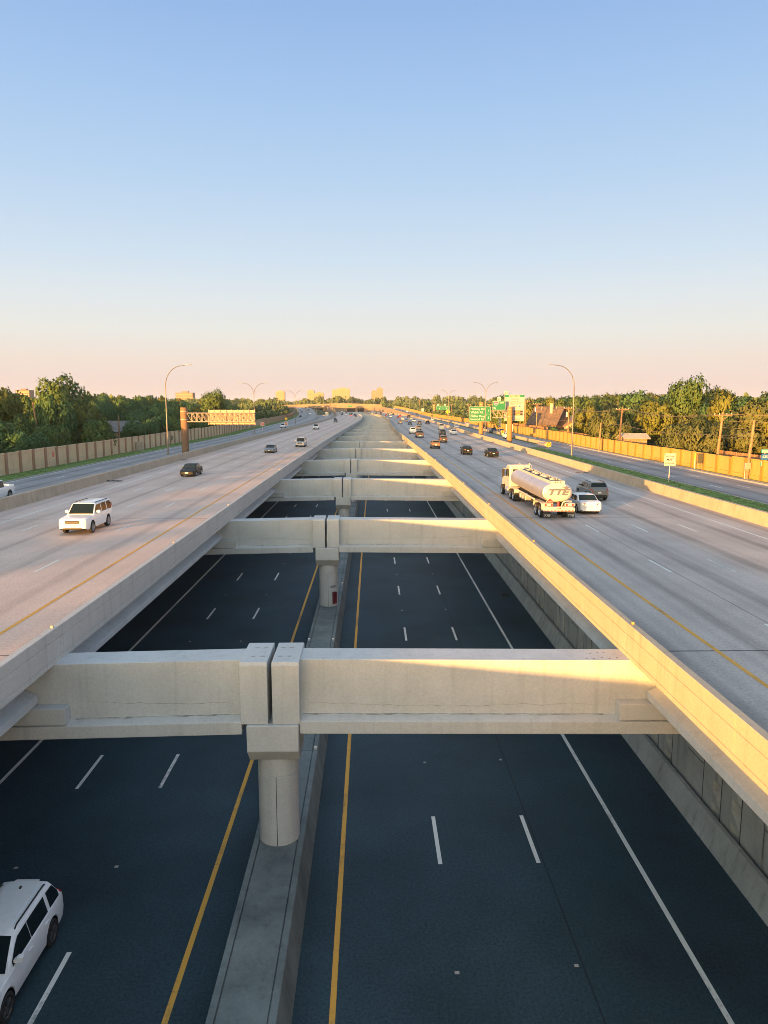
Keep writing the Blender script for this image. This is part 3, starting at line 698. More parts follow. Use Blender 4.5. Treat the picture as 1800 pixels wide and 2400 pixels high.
# far woods that read as one mass
def woods(spots, label, seed, leaves=330):
    rs2 = np.random.RandomState(seed); base = []
    for s in range(4):
        me = crown_mesh('t', M['leafF'], leaves, 70+s, 9, .19, .8, .95); a = np.array([tuple(v.co) for v in me.vertices]); base.append(a); bpy.data.meshes.remove(me)
    V = []; nq = 0
    for (x, y, z, h, w) in spots:
        a = base[rs2.randint(4)]; t = rs2.uniform(0,6.28); c, s_ = math.cos(t), math.sin(t)
        b = np.empty_like(a); b[:,0] = (a[:,0]*c-a[:,1]*s_)*w/2+x; b[:,1] = (a[:,0]*s_+a[:,1]*c)*w/2+y; b[:,2] = a[:,2]/a[:,2].max()*h+z
        V.append(b); nq += len(a)//4
    V = np.concatenate(V); me = bpy.data.meshes.new('far_woods'); F = np.arange(nq*4).reshape(-1,4)
    me.from_pydata(V.tolist(), [], F.tolist()); me.materials.append(M['leafF'])
    o = bpy.data.objects.new('far_woods', me); col.objects.link(o); tag(o, label, 'woodland', kind='stuff')
rs = random.Random(21); S = []
for i in range(170):
    y = 330+rs.random()*640; X = -(49+5+rs.random()**1.6*150); S.append((nx(X,y), y, fz(X,y)-.3, rs.uniform(9,13.5)*(.55 if X > -58 else 1), rs.uniform(9,14)))
for i in range(90):
    y = 120+rs.random()*300; S.append((-112-rs.random()*170+cv(y), y, -.3, rs.uniform(12,15.5), rs.uniform(11,15)))
woods(S, 'far dark wood along the service road beyond the brown wall', 1)
S = []
for i in range(230):
    y = 330+rs.random()*720; X = 50+rs.random()**1.6*190; S.append((nx(X,y), y, fz(X,y)-.3, rs.uniform(8.5,12.5)*(.6 if X < 58 else 1), rs.uniform(9,14)))
for i in range(90):
    y = 120+rs.random()*300; S.append((114+rs.random()*170+cv(y), y, -.3, rs.uniform(12,15), rs.uniform(11,15)))
woods(S, 'far olive wood beyond the golden wall', 2)
S = []
for i in range(330):
    y = 1120+rs.random()*700; x = rs.uniform(-560,620)*y/1300
    if x < -150*y/1300 and x > -215*y/1300: continue
    S.append((x, y, 6, rs.uniform(13,21)*(.8 if x < -110 else 1), rs.uniform(14,24)))
woods(S, 'belt of far trees on the horizon behind the overpass', 3, 300)

# ================================================================== LAMPS
def lamp(x, y, arms, label, grp, z=.95, H=14.4):
    o = empty('street_lamp', (x, y, z), 0, label, 'street lamp', grp)
    p = MB(); p.tube([(0,0,0),(0,0,.02),(0,0,.25),(0,0,.3),(0,0,5),(0,0,10.6)], [.19,.19,.17,.125,.11,.085], 12); p.build('pole', M['lampst'], o, smooth=True)
    for s in arms:
        a = MB(); pts = [(0,0,10.55)]
        r = 2.75; rz = 3.2
        for k in range(1, 10):
            t = R(90*k/9); pts.append((s*r*(1-math.cos(t)), 0, 10.6+rz*math.sin(t)*1.0))
        pts.append((s*3.3,0,H-.5)); a.tube(pts, [.085]+[.075-.003*k for k in range(10)], 8); a.build('lamp_arm', M['lampst'], o, smooth=True)
        hd = MB(); hd.rings([[(s*q, w*c, H-.49+u*.085+ (q-3.2)*.06) for c, u in ((-1,0),(-.7,.8),(.7,.8),(1,0),(.7,-.35),(-.7,-.35))] for q, w in ((3.2,.06),(3.4,.13),(3.9,.15),(4.15,.08))]); hd.build('lamp_head', M['steel'], o, bevel=.01)
    return o
DL = 'double-armed grey street lamp, %s on the shaded barrier'; DR = 'double-armed street lamp, %s along the sunlit barrier'
lamp(-31.6, 115, (1,), 'tall single-armed street lamp curving over the oncoming carriageway beside the tan sign column', None)
for y, w in ((203,'first'),(306,'second'),(405,'third'),(505,'fourth')): lamp(nx(-30.8,y)-(2.2 if y < 250 else 3), y, (-1,1), DL % w, 'double lamps on the shaded barrier')
lamp(31.7, 113, (-1,), 'tall single-armed street lamp on the grass strip beside the truck carriageway', None)
for y, w in ((197,'first'),(292,'second'),(390,'third'),(490,'fourth'),(590,'fifth')): lamp(nx(29.0,y)+(1.2 if y < 250 else 0), y, (-1,1), DR % w, 'double lamps along the sunlit barrier')
for i, (y, X, s) in enumerate(((620,43.6,-1),(700,43.6,-1),(690,34,1),(780,43.6,-1),(800,34,1),(860,43.6,-1),(640,-42.5,1),(740,-42.5,1),(900,-12,1),(960,10,-1))):
    lamp(nx(X,y), y, (s,), 'small far single-armed lamp by the climbing service road' if abs(X) > 30 else 'small far lamp near the overpass', 'far single lamps', z=fz(X,y), H=12.5)

# ================================================================== SIGNS
def panel(parent, w, h, x, z, y, mat, border=True, name='sign_panel', r=.18, bmat=None, back=True):
    mb = MB(); P = rrect(w, h, r); mb.prism(P, 1, -.03, .03); p = mb.build(name, mat, parent); p.location = (x, y, z)
    if border:
        b = MB(); A = rrect(w-.10,h-.10,max(.02,r-.05)); B = rrect(w-.22,h-.22,max(.015,r-.10)); n = len(A)
        for i in range(n):
            j = (i+1) % n; b.quad([(A[i][0],-.034,A[i][1]),(A[j][0],-.034,A[j][1]),(B[j][0],-.034,B[j][1]),(B[i][0],-.034,B[i][1])])
        b.build('border', bmat or M['whitesign'], p)
    return p
def bar(parent, mat, x0, x1, z0, z1, y=-.036, name='divider'):
    b = MB(); b.quad([(x0,y,z0),(x1,y,z0),(x1,y,z1),(x0,y,z1)]); return b.build(name, mat, parent)
def sign_column(o, h, r=.62, mat=None):
    c = MB(); n = 28
    ring = lambda r, z: [(r*math.cos(t), r*math.sin(t), z) for t in [2*math.pi*q/n for q in range(n)]]
    c.rings([ring(r,-.2),ring(r,h-.15),ring(r*.97,h)]); p = c.build('column', mat or M['gcol'], o, smooth=True, angle=40)
    for z in (h-.75, h-2.2):
        b = MB(); b.rings([ring(r+.03,z),ring(r+.03,z+.14)]); b.build('clamp_band', M['truss'], p)
def truss(o, x0, x1, z0, z1, yd=.5, n=8, m='truss'):
    t = MB()
    for y in (-yd, yd):
        for z in (z0, z1): t.cyl((x0,y,z),(x1,y,z),.085,8)
        for i in range(n):
            a = x0+(x1-x0)*i/n; b = x0+(x1-x0)*(i+1)/n
            t.cyl((a,y,z1),(b,y,z0),.05,6); t.cyl((b,y,z0),(b,y,z1),.045,6)
    for i in range(n+1):
        a = x0+(x1-x0)*i/n
        for z in (z0,z1): t.cyl((a,-yd,z),(a,yd,z),.04,6)
    return t.build('truss', M[m], o)
# left gantry, sign seen from behind
o = empty('sign_gantry', (-33.4,133,0), 0, 'sign bridge with brown column and truss, its sign panel seen from behind', 'sign gantry')
sign_column(o, 8.3, .66, M['gcolL'])
truss(o, .6, 12.6, 5.75, 7.3, .45, 14)
p = MB(); p.box(-4.25,4.25,-.03,.03,-1.3,1.3); pn = p.build('sign_panel', M['alu'], o); pn.location = (8.45,.75,6.55)
r_ = MB()
for i in range(9): r_.box(-4.2+i*1.05-.06,-4.2+i*1.05+.06,-.16,-.031,-1.38,1.38)
for z in (-1.2,0,1.2): r_.box(-4.24,4.24,-.08,-.03,z-.03,z+.03)
r_.build('stiffener', M['truss'], pn)
# right column with the green distance sign
o = empty('road_sign', (31.4,204,0), 0, 'green distance sign on a thick brown column reading Midway Rd and Welch Rd', 'road sign')
sign_column(o, 9.6, .62)
truss(o, .5, 3.4, 6.6, 8.1, .4, 3)
pn = panel(o, 6.1, 4.15, -.55, 6.35, -1.05, M['green'], r=.35)
W = M['whitesign']
for t_, z in (('Midway Rd',1.35),('Welch Rd',.45),('Dallas Pkwy/',-.62),('Inwood Rd',-1.45)): text(t_, .86, W, pn, -2.6, z, -.036, align='LEFT', bold=.016)
text('1', .8, W, pn, 2.45, .9, -.036, bold=.016); text('2', .8, W, pn, 2.4, -1.05, -.036, bold=.016)
bar(pn, W, -2.93, -1.05, -.05, .02); bar(pn, W, 1.0, 2.93, -.05, .02)
# butterfly gantry: EAST sign and the tall express lanes toll sign
o = empty('sign_gantry', (32.1,166,0), 0, 'thick brown column carrying a green EAST sign and a tall cream express lanes toll sign', 'sign gantry')
sign_column(o, 8.4, .60)
truss(o, -4.0, -.5, 5.95, 7.45, .4, 3)
pn = panel(o, 2.95, 2.15, -2.65, 8.65, -.6, M['green'], r=.2)
text('EAST', .42, W, pn, .62, .62, -.036, bold=.012)
sh = MB(); S_ = [(-.45,.42),(-.25,.36),(0,.44),(.25,.36),(.45,.42),(.48,.1),(.38,-.2),(0,-.48),(-.38,-.2),(-.48,.1)]
k_ = lambda q, y: [(a*q, y, b*q) for a, b in S_]
sh.quad(k_(1.12,-.037), 0); sh.quad(k_(1.0,-.041), 1); sh.quad([(-.47,-.045,.2),(.47,-.045,.2),(.43,-.045,.36),(.25,-.045,.31),(0,-.045,.39),(-.25,-.045,.31),(-.43,-.045,.36)], 2)
sh_ = sh.build('route_shield', [M['whitesign'], M['blue'], M['red']], pn); sh_.location = (-.65,0,.48)
text('635', .42, W, sh_, 0, -.05, -.047, bold=.01)
ar = MB(); A_ = [(-.25,.25),(.18,.25),(.06,.13),(.28,-.12),(.14,-.26),(-.09,-.02),(-.25,-.18)]
ar.quad([(a,-.037,b) for a, b in A_]); a_ = ar.build('arrow', W, pn); a_.location = (-.95,0,-.6)
t2 = panel(o, .78, .82, -2.65, 10.15, -.6, M['whitesign'], border=False, r=.06)
q = MB(); q.quad([(.26*math.cos(t),-.035,.26*math.sin(t)) for t in [i*math.pi/8 for i in range(16)]]); q.quad([(.17*math.cos(t),-.039,.17*math.sin(t)) for t in [i*math.pi/8 for i in range(16)]],1); q.build('toll_emblem', [M['red'], M['whitesign']], t2)
pn = panel(o, 4.6, 5.9, 1.15, 8.15, .95, M['tollwhite'], border=False, r=.1)
g_ = MB(); g_.quad([(-2.27,-.034,2.42),(2.27,-.034,2.42),(2.27,-.034,2.9),(-2.27,-.034,2.9)]); g_.build('header', M['green'], pn)
text('EXPRESS LANES', .36, W, pn, 0, 2.66, -.038, bold=.01)
BK = M['blacksign']
for t_, x, z, s_ in (('TO',-1.75,2.0,.26),('Dallas Pkwy',.25,2.0,.47),('Inwood Rd',0,1.5,.47),('TO',-1.7,.88,.26),('Dallas North',.3,.88,.47),('Tollway',-.2,.3,.47),('TOLL FOR NO TAG',.3,-2.38,.26),('HIGHER VEHICLES',.3,-2.70,.26)): text(t_, s_, BK, pn, x, z, -.036)
for z in (1.2,-.25,-2.12): bar(pn, BK, -2.2, 2.2, z, z+.035)
e_ = MB(); e_.prism(rrect(.42,.34,.1),1,-.040,-.034); e_ = e_.build('toll_emblem', M['blue'], pn); e_.location = (1.2,0,.3)
for z, d in ((-.85,'0.95'),(-1.48,'0.85')):
    k = MB(); k.box(-.15,1.95,-.06,-.031,z-.24,z+.24); k = k.build('price_display', M['blacksign'], pn); text('$ '+d, .42, M['amber'], k, .85, z, -.064, bold=.012)
t2 = panel(o, .85, .8, -.75, 11.55, .95, M['whitesign'], border=False, r=.06)
q = MB(); q.quad([(.28*math.cos(t),-.035,.28*math.sin(t)) for t in [i*math.pi/8 for i in range(16)]]); q.quad([(.19*math.cos(t),-.039,.19*math.sin(t)) for t in [i*math.pi/8 for i in range(16)]],1); q.build('toll_emblem', [M['red'], M['whitesign']], t2)
mb = MB(); mb.cyl((.2,.62,6.2),(.2,.9,6.2),.12,8); mb.cyl((.2,.62,7.4),(.2,.9,7.4),.12,8); mb.build('bracket', M['truss'], o)
# far gantry
x = nx(46.0,560)-.3; zf = fz(40,560)
o = empty('sign_gantry', (x,560,zf), 0, 'far brown column with two small green signs side by side above the golden wall', 'sign gantry')
sign_column(o, 9.4, 1.0)
truss(o, 1, 11.6, 5.6, 7.6, .4, 8)
for x_, w, l in ((4.0,5.0,'EAST'),(9.3,5.2,'NORTH')):
    pn = panel(o, w, 3.4, x_, 6.8, -.7, M['green'], r=.3); text(l, .7, W, pn, .3, .8, -.036, bold=.02)
    b_ = MB(); b_.quad([(-.5,-.037,-.2),(0,-.037,-1.1),(.5,-.037,-.2)]); b_.build('arrow', W, pn)
    t2 = panel(o, 1.3, 1.1, x_-1.2, 9.2, -.7, M['whitesign'], border=False, r=.1)
# small ground signs ------------------------------------------------------------
def post_sign(x, y, h, w, ph, label, mats, draw, z=0, name='road_sign', posts=1, rz=0, ptop=None):
    o = empty(name, (x,y,z), rz, label, 'road sign')
    p = MB()
    for s in ([0] if posts == 1 else [-w*.3, w*.3]): p.cyl((s,.06,-.1),(s,.06,ptop or h),.045,8)
    p.build('post', M['steel'], o)
    pn = panel(o, w, ph, 0, h, 0, mats, border=False, r=min(w,ph)*.06); draw(pn); return o
def d_must(pn):
    A = rrect(1.2,1.3,.08); B = rrect(1.14,1.24,.06); b = MB(); n = len(A)
    for i in range(n): j = (i+1) % n; b.quad([(A[i][0],-.033,A[i][1]),(A[j][0],-.033,A[j][1]),(B[j][0],-.033,B[j][1]),(B[i][0],-.033,B[i][1])])
    b.build('border', BK, pn)
    text('LEFT LANE', .20, BK, pn, 0, .38, -.034, bold=.006); text('MUST', .32, BK, pn, 0, .0, -.034, bold=.010); text('ENTER RAMP', .185, BK, pn, 0, -.40, -.034, bold=.006)
post_sign(33.9, 81, 2.6, 1.3, 1.4, 'white sign reading LEFT LANE MUST ENTER RAMP on the near grass strip', M['whitesign'], d_must)
def d_must2(pn):
    for i, (t_, s_) in enumerate((('LEFT LANE',.26),('MUST',.36),('ENTER RAMP',.25))): text(t_, s_, BK, pn, 0, .5-.5*i, -.034)
post_sign(nx(35.0,185), 187, 3.0, 1.85, 1.9, 'white sign reading LEFT LANE MUST ENTER RAMP between the two brown columns', M['whitesign'], d_must2)
def d_dne(pn):
    b = MB(); b.quad([(.46*math.cos(t),-.034,.46*math.sin(t)) for t in [i*math.pi/14 for i in range(28)]]); d = b.build('red_disc', M['red'], pn)
    bar(d, M['whitesign'], -.36, .36, -.09, .09, -.038, 'bar'); text('DO NOT', .15, M['whitesign'], d, 0, .2, -.038); text('ENTER', .15, M['whitesign'], d, 0, -.22, -.038)
post_sign(nx(-31.3,206), 206, 3.55, 1.08, 1.08, 'red and white do not enter sign nearer to the viewer', M['whitesign'], d_dne)
do2 = post_sign(nx(-32.2,265), 265, 2.25, 1.4, 1.4, 'red and white do not enter sign under an orange diamond', M['whitesign'], d_dne, ptop=4.6)
pd = MB(); pd.prism([(0,.62),(.62,0),(0,-.62),(-.62,0)],1,-.03,.02); pd = pd.build('diamond_panel', M['yelsign'], do2); pd.location = (0,0,3.95)
post_sign(nx(-31.6,460), 460, 3.3, 2.0, 2.6, 'far blank sunlit sign panel on the shaded barrier', M['whitesign'], lambda p: None)
def d_chev(pn):
    for s in (-1,1):
        for k in range(3):
            z = .28-.28*k; b = MB(); b.quad([(0,-.034,z+.10),(s*.4,-.034,z-.16),(s*.4,-.034,z-.02),(0,-.034,z+.24)] if s > 0 else [(0,-.034,z+.24),(-.4,-.034,z-.02),(-.4,-.034,z-.16),(0,-.034,z+.10)]); b.build('chevron', BK, pn)
post_sign(37.0, 149, .75, .95, .95, 'black and yellow chevron marker on the nose of the crash cushion', M['yelsign'], d_chev, name='object_marker')
post_sign(nx(36.3,205), 205, 1.3, .8, .8, 'small yellow chevron marker below the green distance sign', M['yelsign'], d_chev, name='object_marker')
def d_none(p): pass
o = post_sign(nx(49,500), 500, 4.6, 2.4, 2.4, 'yellow warning sign standing before the far golden wall', M['yelsign'], d_none, z=0, rz=0); o.children[1].rotation_euler = (0,R(45),0)
post_sign(nx(45,640), 640, 3.8, 2.2, 2.6, 'small far cream sign near the climbing service road', M['whitesign'], d_none, z=fz(40,640))
# crash cushion
o = empty('crash_cushion', (37.1,151,0), 0, 'grey ribbed crash cushion leading to the ramp barrier', 'crash cushion')
for i in range(6):
    c = MB(); P = [(-.42,0.05),(-.36,.3),(-.42,.42),(-.36,.62),(-.42,.8),(.42,.8),(.36,.62),(.42,.42),(.36,.3),(.42,.05)]
    c.prism(P, 1, i*1.05+.03, i*1.05+1.0); c.build('bay', M['steel'] if i else M['barrier'], o)
# route stack (sign tower seen edge on) by the distance sign
o = empty('road_sign', (nx(37.0,214),214,0), 0, 'stack of small route markers on a post right of the first brown column', 'road sign')
p = MB(); p.cyl((0,.05,-.1),(0,.05,4.9),.05,8); p.build('post', M['steel'], o)
for i, z in enumerate((4.5,3.6,2.7)):
    pn = panel(o, .75, .75, 0, z, 0, M['whitesign'], border=False, r=.05); bar(pn, BK, -.2, .2, -.15, .15, -.035, 'emblem')
# edge-of-photo route sign on the last pole
o = empty('road_sign', (45.2-.2,81.6,0), 0, 'green and blue EAST 635 route marker at the edge of the photo', 'road sign')
p = MB(); p.cyl((.0,.05,-.1),(.0,.05,3.6),.045,8); p.build('post', M['steel'], o)
TE = plain('teal_route_sheeting', (0.0,0.22,0.24), 0.4)
pn = panel(o, .9, .42, 0, 3.5, 0, TE, border=True, r=.04); text('EAST', .26, W, pn, 0, 0, -.036, bold=.006)
pn = panel(o, .9, .72, 0, 2.85, 0, M['blue'], border=False, r=.2); text('635', .4, W, pn, 0, 0, -.036, bold=.01)
pn = panel(o, .9, .55, 0, 2.1, 0, TE, border=True, r=.04); b = MB(); b.quad([(a*.6,-.037,c*.6) for a, c in A_]); b.build('arrow', W, pn)
# delineators, cabinet
def marker(x, y, h, label):
    o = empty('marker_post', (x,y,0), 0, label, 'marker post'); p = MB(); p.cyl((0,0,-.05),(0,0,h),.06,8); p.build('post', M['whitesign'], o)
    c = MB(); c.cyl((0,0,h-.02),(0,0,h+.75),.08,8); c.build('cap', M['red'] if x < 0 else M['yelsign'], o)
marker(-44.4, 103, 1.5, 'white marker post with a red top on the grass before the brown wall')
marker(44.2, 97.5, 1.5, 'thin pale marker post before the golden wall')
o = empty('utility_cabinet', (-44.3,141,0), 0, 'grey utility cabinet on a slab at the foot of the brown wall', 'utility cabinet')
c = MB(); c.box(-.55,.55,-.35,.35,.12,1.75); c.build('housing', M['steel'], o, bevel=.03); c = MB(); c.box(-1.2,1.0,-.7,.6,-.05,.11); c.build('slab', M['kerb'], o)
c = MB(); c.box(.553,.575,-.3,.3,.2,1.65); c.build('door', M['alu'], o)

# ================================================================== UTILITY POLES + WIRES
def pole(x, y, h, label, arm=True, transf=False, lean=(0,0), box=False, z=0, grp=None):
    o = empty('utility_pole', (x,y,z), 0, label, 'utility pole', grp); T = Vector((lean[0],lean[1],h))
    p = MB(); p.tube([(0,0,-.2), T*.5, T], [.19,.165,.13], 10); p.build('pole', M['wood'], o, smooth=True)
    if arm:
        a = MB(); zt = T*((h-.35)/h); a.box(zt.x-1.25,zt.x+1.25,zt.y-.2,zt.y-.08,zt.z-.06,zt.z+.06); c = a.build('cross_arm', M['wood'], o)
        q = MB()
        for s in (-1.1,-.5,.5,1.1): q.cyl((zt.x+s,zt.y-.14,zt.z+.06),(zt.x+s,zt.y-.14,zt.z+.26),.05,8)
        q.build('insulator', M['steel'], c)
        b = MB(); b.cyl((zt.x-.8,zt.y-.15,zt.z),(zt.x,zt.y-.15,zt.z-.7),.03,6); b.cyl((zt.x+.8,zt.y-.15,zt.z),(zt.x,zt.y-.15,zt.z-.7),.03,6); b.build('brace', M['wood'], c)
    if transf:
        t = MB(); t.cyl((-.42,-.1,h-2.4),(-.42,-.1,h-1.35),.27,14); t.cyl((-.42,-.1,h-1.35),(-.42,-.1,h-1.25),.20,14); t.build('transformer', M['steel'], o, bevel=.02)
    if box:
        t = MB(); t.box(-.42,.28,-.32,-.14,1.25,2.0); t.build('meter_box', M['steel'], o, bevel=.02); t = MB(); t.cyl((-.33,-.2,0),(-.33,-.2,1.25),.04,8); t.build('conduit', M['steel'], o)
    return o
G_ = 'utility poles behind the golden wall'
PL = [(51.5,240,10.4),(47.0,204,9.4),(47.2,172,8.4),(47.0,136,8.3),(46.9,97,7.7)]
pole(*PL[0], 'far utility pole behind the golden wall near the steep roof', grp=G_)
pole(*PL[1], 'utility pole with a transformer beside the toll sign', transf=True, grp=G_)
pole(*PL[2], 'utility pole with a grey transformer before the houses', transf=True, grp=G_)
pole(*PL[3], 'leaning utility pole with a crossarm beside the small shed', lean=(.35,0), grp=G_)
pole(*PL[4], 'stout utility pole with braced crossarms at the olive oak', lean=(.45,0), grp=G_)
pole(44.3, 84, 6.9, 'pale pole without crossarm carrying a meter box before the golden wall', arm=False, lean=(.45,0), box=True)
pole(43.9, 138, 5.4, 'short thin pole before the golden wall', arm=False, lean=(.2,0))
pole(-57, 128, 9.2, 'bare wooden pole leaning out of the dark trees', arm=False, lean=(-1.1,0))
pole(-51, 150, 6.6, 'slim pole between the trees and the tall lamp', arm=False)
pole(nx(-49,250), 250, 8.4, 'leaning wooden pole behind the brown wall past the sign truss', arm=False, lean=(-1.4,0))
for i, (x, y, h) in enumerate(((52,420,9.5),(51,330,9.5),(54,520,10),(55,640,11),(56,760,11))): pole(nx(x,y), y, h, 'far utility pole among the trees behind the golden wall', grp='far utility poles', z=fz(x,y))
def wire(a, b, sag, label, grp, r=.018):
    a, b = Vector(a), Vector(b); pts = [a.lerp(b,t)-Vector((0,0,sag*4*t*(1-t))) for t in [i/10 for i in range(11)]]
    w = MB(); w.tube(pts, r, 5); tag(w.build('overhead_wire', M['wire']), label, 'overhead wire', grp)
for (a, b, nm) in ((PL[4],PL[3],'between the stout pole and the shed pole'),(PL[3],PL[2],'between the shed pole and the transformer pole'),(PL[2],PL[1],'between the two transformer poles'),(PL[1],PL[0],'beyond the toll sign')):
    for dx in (-1.1,.5,1.1): wire((a[0]+dx+.3,a[1]-.14,a[2]-.1),(b[0]+dx+.3,b[1]-.14,b[2]-.1),.9,'thin wire on the crossarms '+nm,'crossarm wires '+nm)
    wire((a[0]+.2,a[1],a[2]*.63),(b[0]+.2,b[1],b[2]*.63),.7,'thick low cable strung '+nm,None,.03)
for dz, x in ((0,-.9),(0,.6),(-.9,0),(-1.8,0)): wire((47.4+x,97,7.5+dz),(66,72,9.5+dz),.8,'wire running from the stout pole out of the photo','wires leaving the stout pole')
for dz in (0,-.35): wire((47.2,97,4.7+dz),(44.35,84,5.6+dz),.15,'short slack cable from the stout pole to the pole with the meter box','cables between the last two poles',.03)

# ================================================================== HOUSES
def house(x, y, w, d, eave, ridge, label, roofm, wallm, rz=0, hip=0.0, chimney=False, name='house', gable_front=True, win=True):
    """ridge along local x; gables at +-x (hip>0 pulls the ridge ends in)"""
    o = empty(name, (x,y,-.1), rz, label, name)
    a = MB(); P = [(-w/2,-d/2),(w/2,-d/2),(w/2,d/2),(-w/2,d/2)]; a.prism(P,2,0,eave)
    if hip == 0:
        for s in (-1,1): a.quad([(s*w/2,-d/2,eave),(s*w/2,d/2,eave),(s*w/2,0,ridge-.12)])
    a.build('wall', wallm, o)
    e = .5; r = MB(); k = (ridge-eave)/(d/2); ze = eave-k*e
    rx = w/2+e-hip
    def slab(p):
        n = (Vector(p[1])-Vector(p[0])).cross(Vector(p[-1])-Vector(p[0])).normalized(); n = n if n.z > 0 else -n
        r.rings([[Vector(q)-n*.0 for q in p],[Vector(q)+n*.14 for q in p]])
    slab([(-w/2-e,-d/2-e,ze),(w/2+e,-d/2-e,ze),(rx,0,ridge),(-rx,0,ridge)])
    slab([(w/2+e,d/2+e,ze),(-w/2-e,d/2+e,ze),(-rx,0,ridge),(rx,0,ridge)])
    if hip:
        for s in (-1,1): slab([(s*(w/2+e),-d/2-e,ze),(s*(w/2+e),d/2+e,ze),(s*rx,0,ridge)])
    rf = r.build('roof', roofm, o)
    if chimney:
        c = MB(); c.box(w*.12,w*.12+.9,-d*.22,-d*.22+.8,eave,ridge+.9); c.box(w*.12-.08,w*.12+.98,-d*.22-.08,-d*.22+.88,ridge+.9,ridge+1.02); c.build('chimney', M['stucco'], rf)
    v = MB(); v.cyl((-w*.2,-d*.15,ridge-.9),(-w*.2,-d*.15,ridge+.15),.08,8); v.cyl((w*.3,-d*.1,ridge-.7),(w*.3,-d*.1,ridge+.1),.06,8); v.build('vent_pipe', M['steel'], rf)
    if win:
        for s in (-1,1):
            q = MB(); q.box(s*w*.25-.6,s*w*.25+.6,-d/2-.05,-d/2+.02,eave*.42,eave*.82); wn = q.build('window', M['win'], o)
            q = MB(); q.box(s*w*.25-.7,s*w*.25+.7,-d/2-.08,-d/2-.051,eave*.38,eave*.42); q.box(s*w*.25-.03,s*w*.25+.03,-d/2-.08,-d/2-.051,eave*.42,eave*.82); q.build('frame', M['whitesign'], wn)
    return o
house(-60.5, 178, 12, 9, 2.7, 5.0, 'low house with a wide brown-grey shingle roof behind the brown wall', M['roofgrey'], M['brick'], R(6), hip=2.0)
house(-53.5, 186, 7, 6, 2.6, 4.5, 'small pale-gabled house wing next to the low shingle roof', M['roofbrown'], M['stucco'], R(8))
house(-60.5, 108, 8, 9, 2.6, 4.6, 'grey-blue roofed house at the edge of the photo behind the brown wall', M['roofgrey'], M['stucco'], R(90), hip=1.0)
house(58.5, 236, 10, 9.5, 3.2, 8.4, 'tall house with a steep brown roof and chimney behind the golden wall', M['roofbrown'], M['roofbrown'], R(-42), chimney=True)
house(66.0, 228, 9, 8, 3.0, 7.6, 'house with a grey gable roof right of the steep brown roof', M['roofgrey'], M['stucco'], R(80))
house(60.0, 210, 7, 6.5, 3.0, 5.3, 'small house with an orange gable roof below the grey roof', M['rooforange'], M['stucco'], R(78), chimney=True)
house(50.4, 138, 4.2, 3.0, 2.7, 3.4, 'little flat-gabled garden shed with a pale roof behind the golden wall', M['kerb'], M['brick'], R(4), name='shed', win=False)
house(66.5, 96, 9, 8, 3.0, 4.6, 'pale house with a low orange roof at the edge of the photo', M['rooforange'], M['stucco'], R(20), hip=1.5)
# board fence behind the golden wall
def fence(x0, y0, x1, y1, h, label):
    n = int(math.hypot(x1-x0,y1-y0)/2.4); b = MB(); o = empty('wood_fence', (x0,y0,0), 0, label, 'fence'); ax = math.atan2(y1-y0,x1-x0); Lg = math.hypot(x1-x0,y1-y0)
    Mx = Matrix.Rotation(ax,4,'Z'); rs = random.Random(3); k = 0.0
    while k < Lg: b.box(k,k+.14,-.012,.012,.05,h+rs.uniform(-.04,.04),M=Mx); k += .155
    b.build('boards', M['fencew'], o); r = MB()
    for z in (.5,h-.4): r.box(0,Lg,.02,.07,z-.05,z+.05,M=Mx)
    for i in range(n+1): r.box(i*2.4-.05,i*2.4+.05,.03,.12,0,h,M=Mx)
    r.build('rail', M['wood'], o)
fence(50.2, 84, 50.6, 124, 2.3, 'sunlit board fence behind the golden wall under the olive oak')
fence(49.6, 150, 50.4, 198, 2.2, 'brown board fence behind the golden wall before the houses')
fence(50.5, 205, 51.5, 260, 2.6, 'tall orange board fence behind the golden wall near the brown columns')
o = empty('pipe_rail', (46.3,80,0), 0, 'low pipe railing between the golden wall and the board fence', 'railing'); b = MB()
b.cyl((0,0,1.85),(0,52,1.85),.04,6); b.cyl((0,0,1.35),(0,52,1.35),.03,6); b.build('rail', M['wood'], o); b = MB()
for i in range(21): b.cyl((0,i*2.6,0),(0,i*2.6,1.95),.035,6)
b.build('post', M['steel'], o)

# ================================================================== OVERPASS
o = empty('overpass_bridge', (cv(1050),1050,0), 0, 'sunlit concrete overpass with dark openings crossing the freeway far ahead', 'bridge')
mb = MB(); mb.box(-140,150,-6,8,5.7,7.3); d = mb.build('deck', M['bridgeC'], o)
mb = MB(); mb.box(-140,150,-6.4,-6.02,7.3,8.7); mb.box(-140,150,-6.5,-6.41,8.55,8.75); mb.build('parapet', M['bridgeC'], o)
mb = MB(); mb.box(-140,150,-6.3,-6.02,5.2,5.7); mb.build('edge_girder', M['bridgeC'], o)
for a, b in ((-140,-96),(-36,-30),(-21,-2),(10,13),(22,150)):
    mb = MB(); mb.box(a,b,-5,7,-.3,5.7); mb.build('abutment', M['bridgeC'], o)
for a in (-80,-64,-50): mb = MB(); mb.box(a,a+2.2,-5,7,-.3,5.7); mb.build('pier', M['bridgeC'], o)
mb = MB(); mb.box(-140,150,7.2,8.4,-.3,5.7); mb.build('underpass_dark_backing', M['under'], o)  # black wall added behind the openings so the underpasses look dark
mb = MB(); mb.rings([[(x,9,6),(x,9,z),(x,9.6,z),(x,9.6,6)] for x, z in ((-120,9.0),(-70,10.4),(-10,12.3),(30,11.2),(70,9.4),(110,9.0))]); mb.build('ramp_wall', M['bridgeC'], o)
for i in range(14):
    x = -118+i*16.5; b = MB(); b.cyl((x,-5,8.6),(x,-5,9.9),.07,6); b.build('rail_post', M['steel'], o)
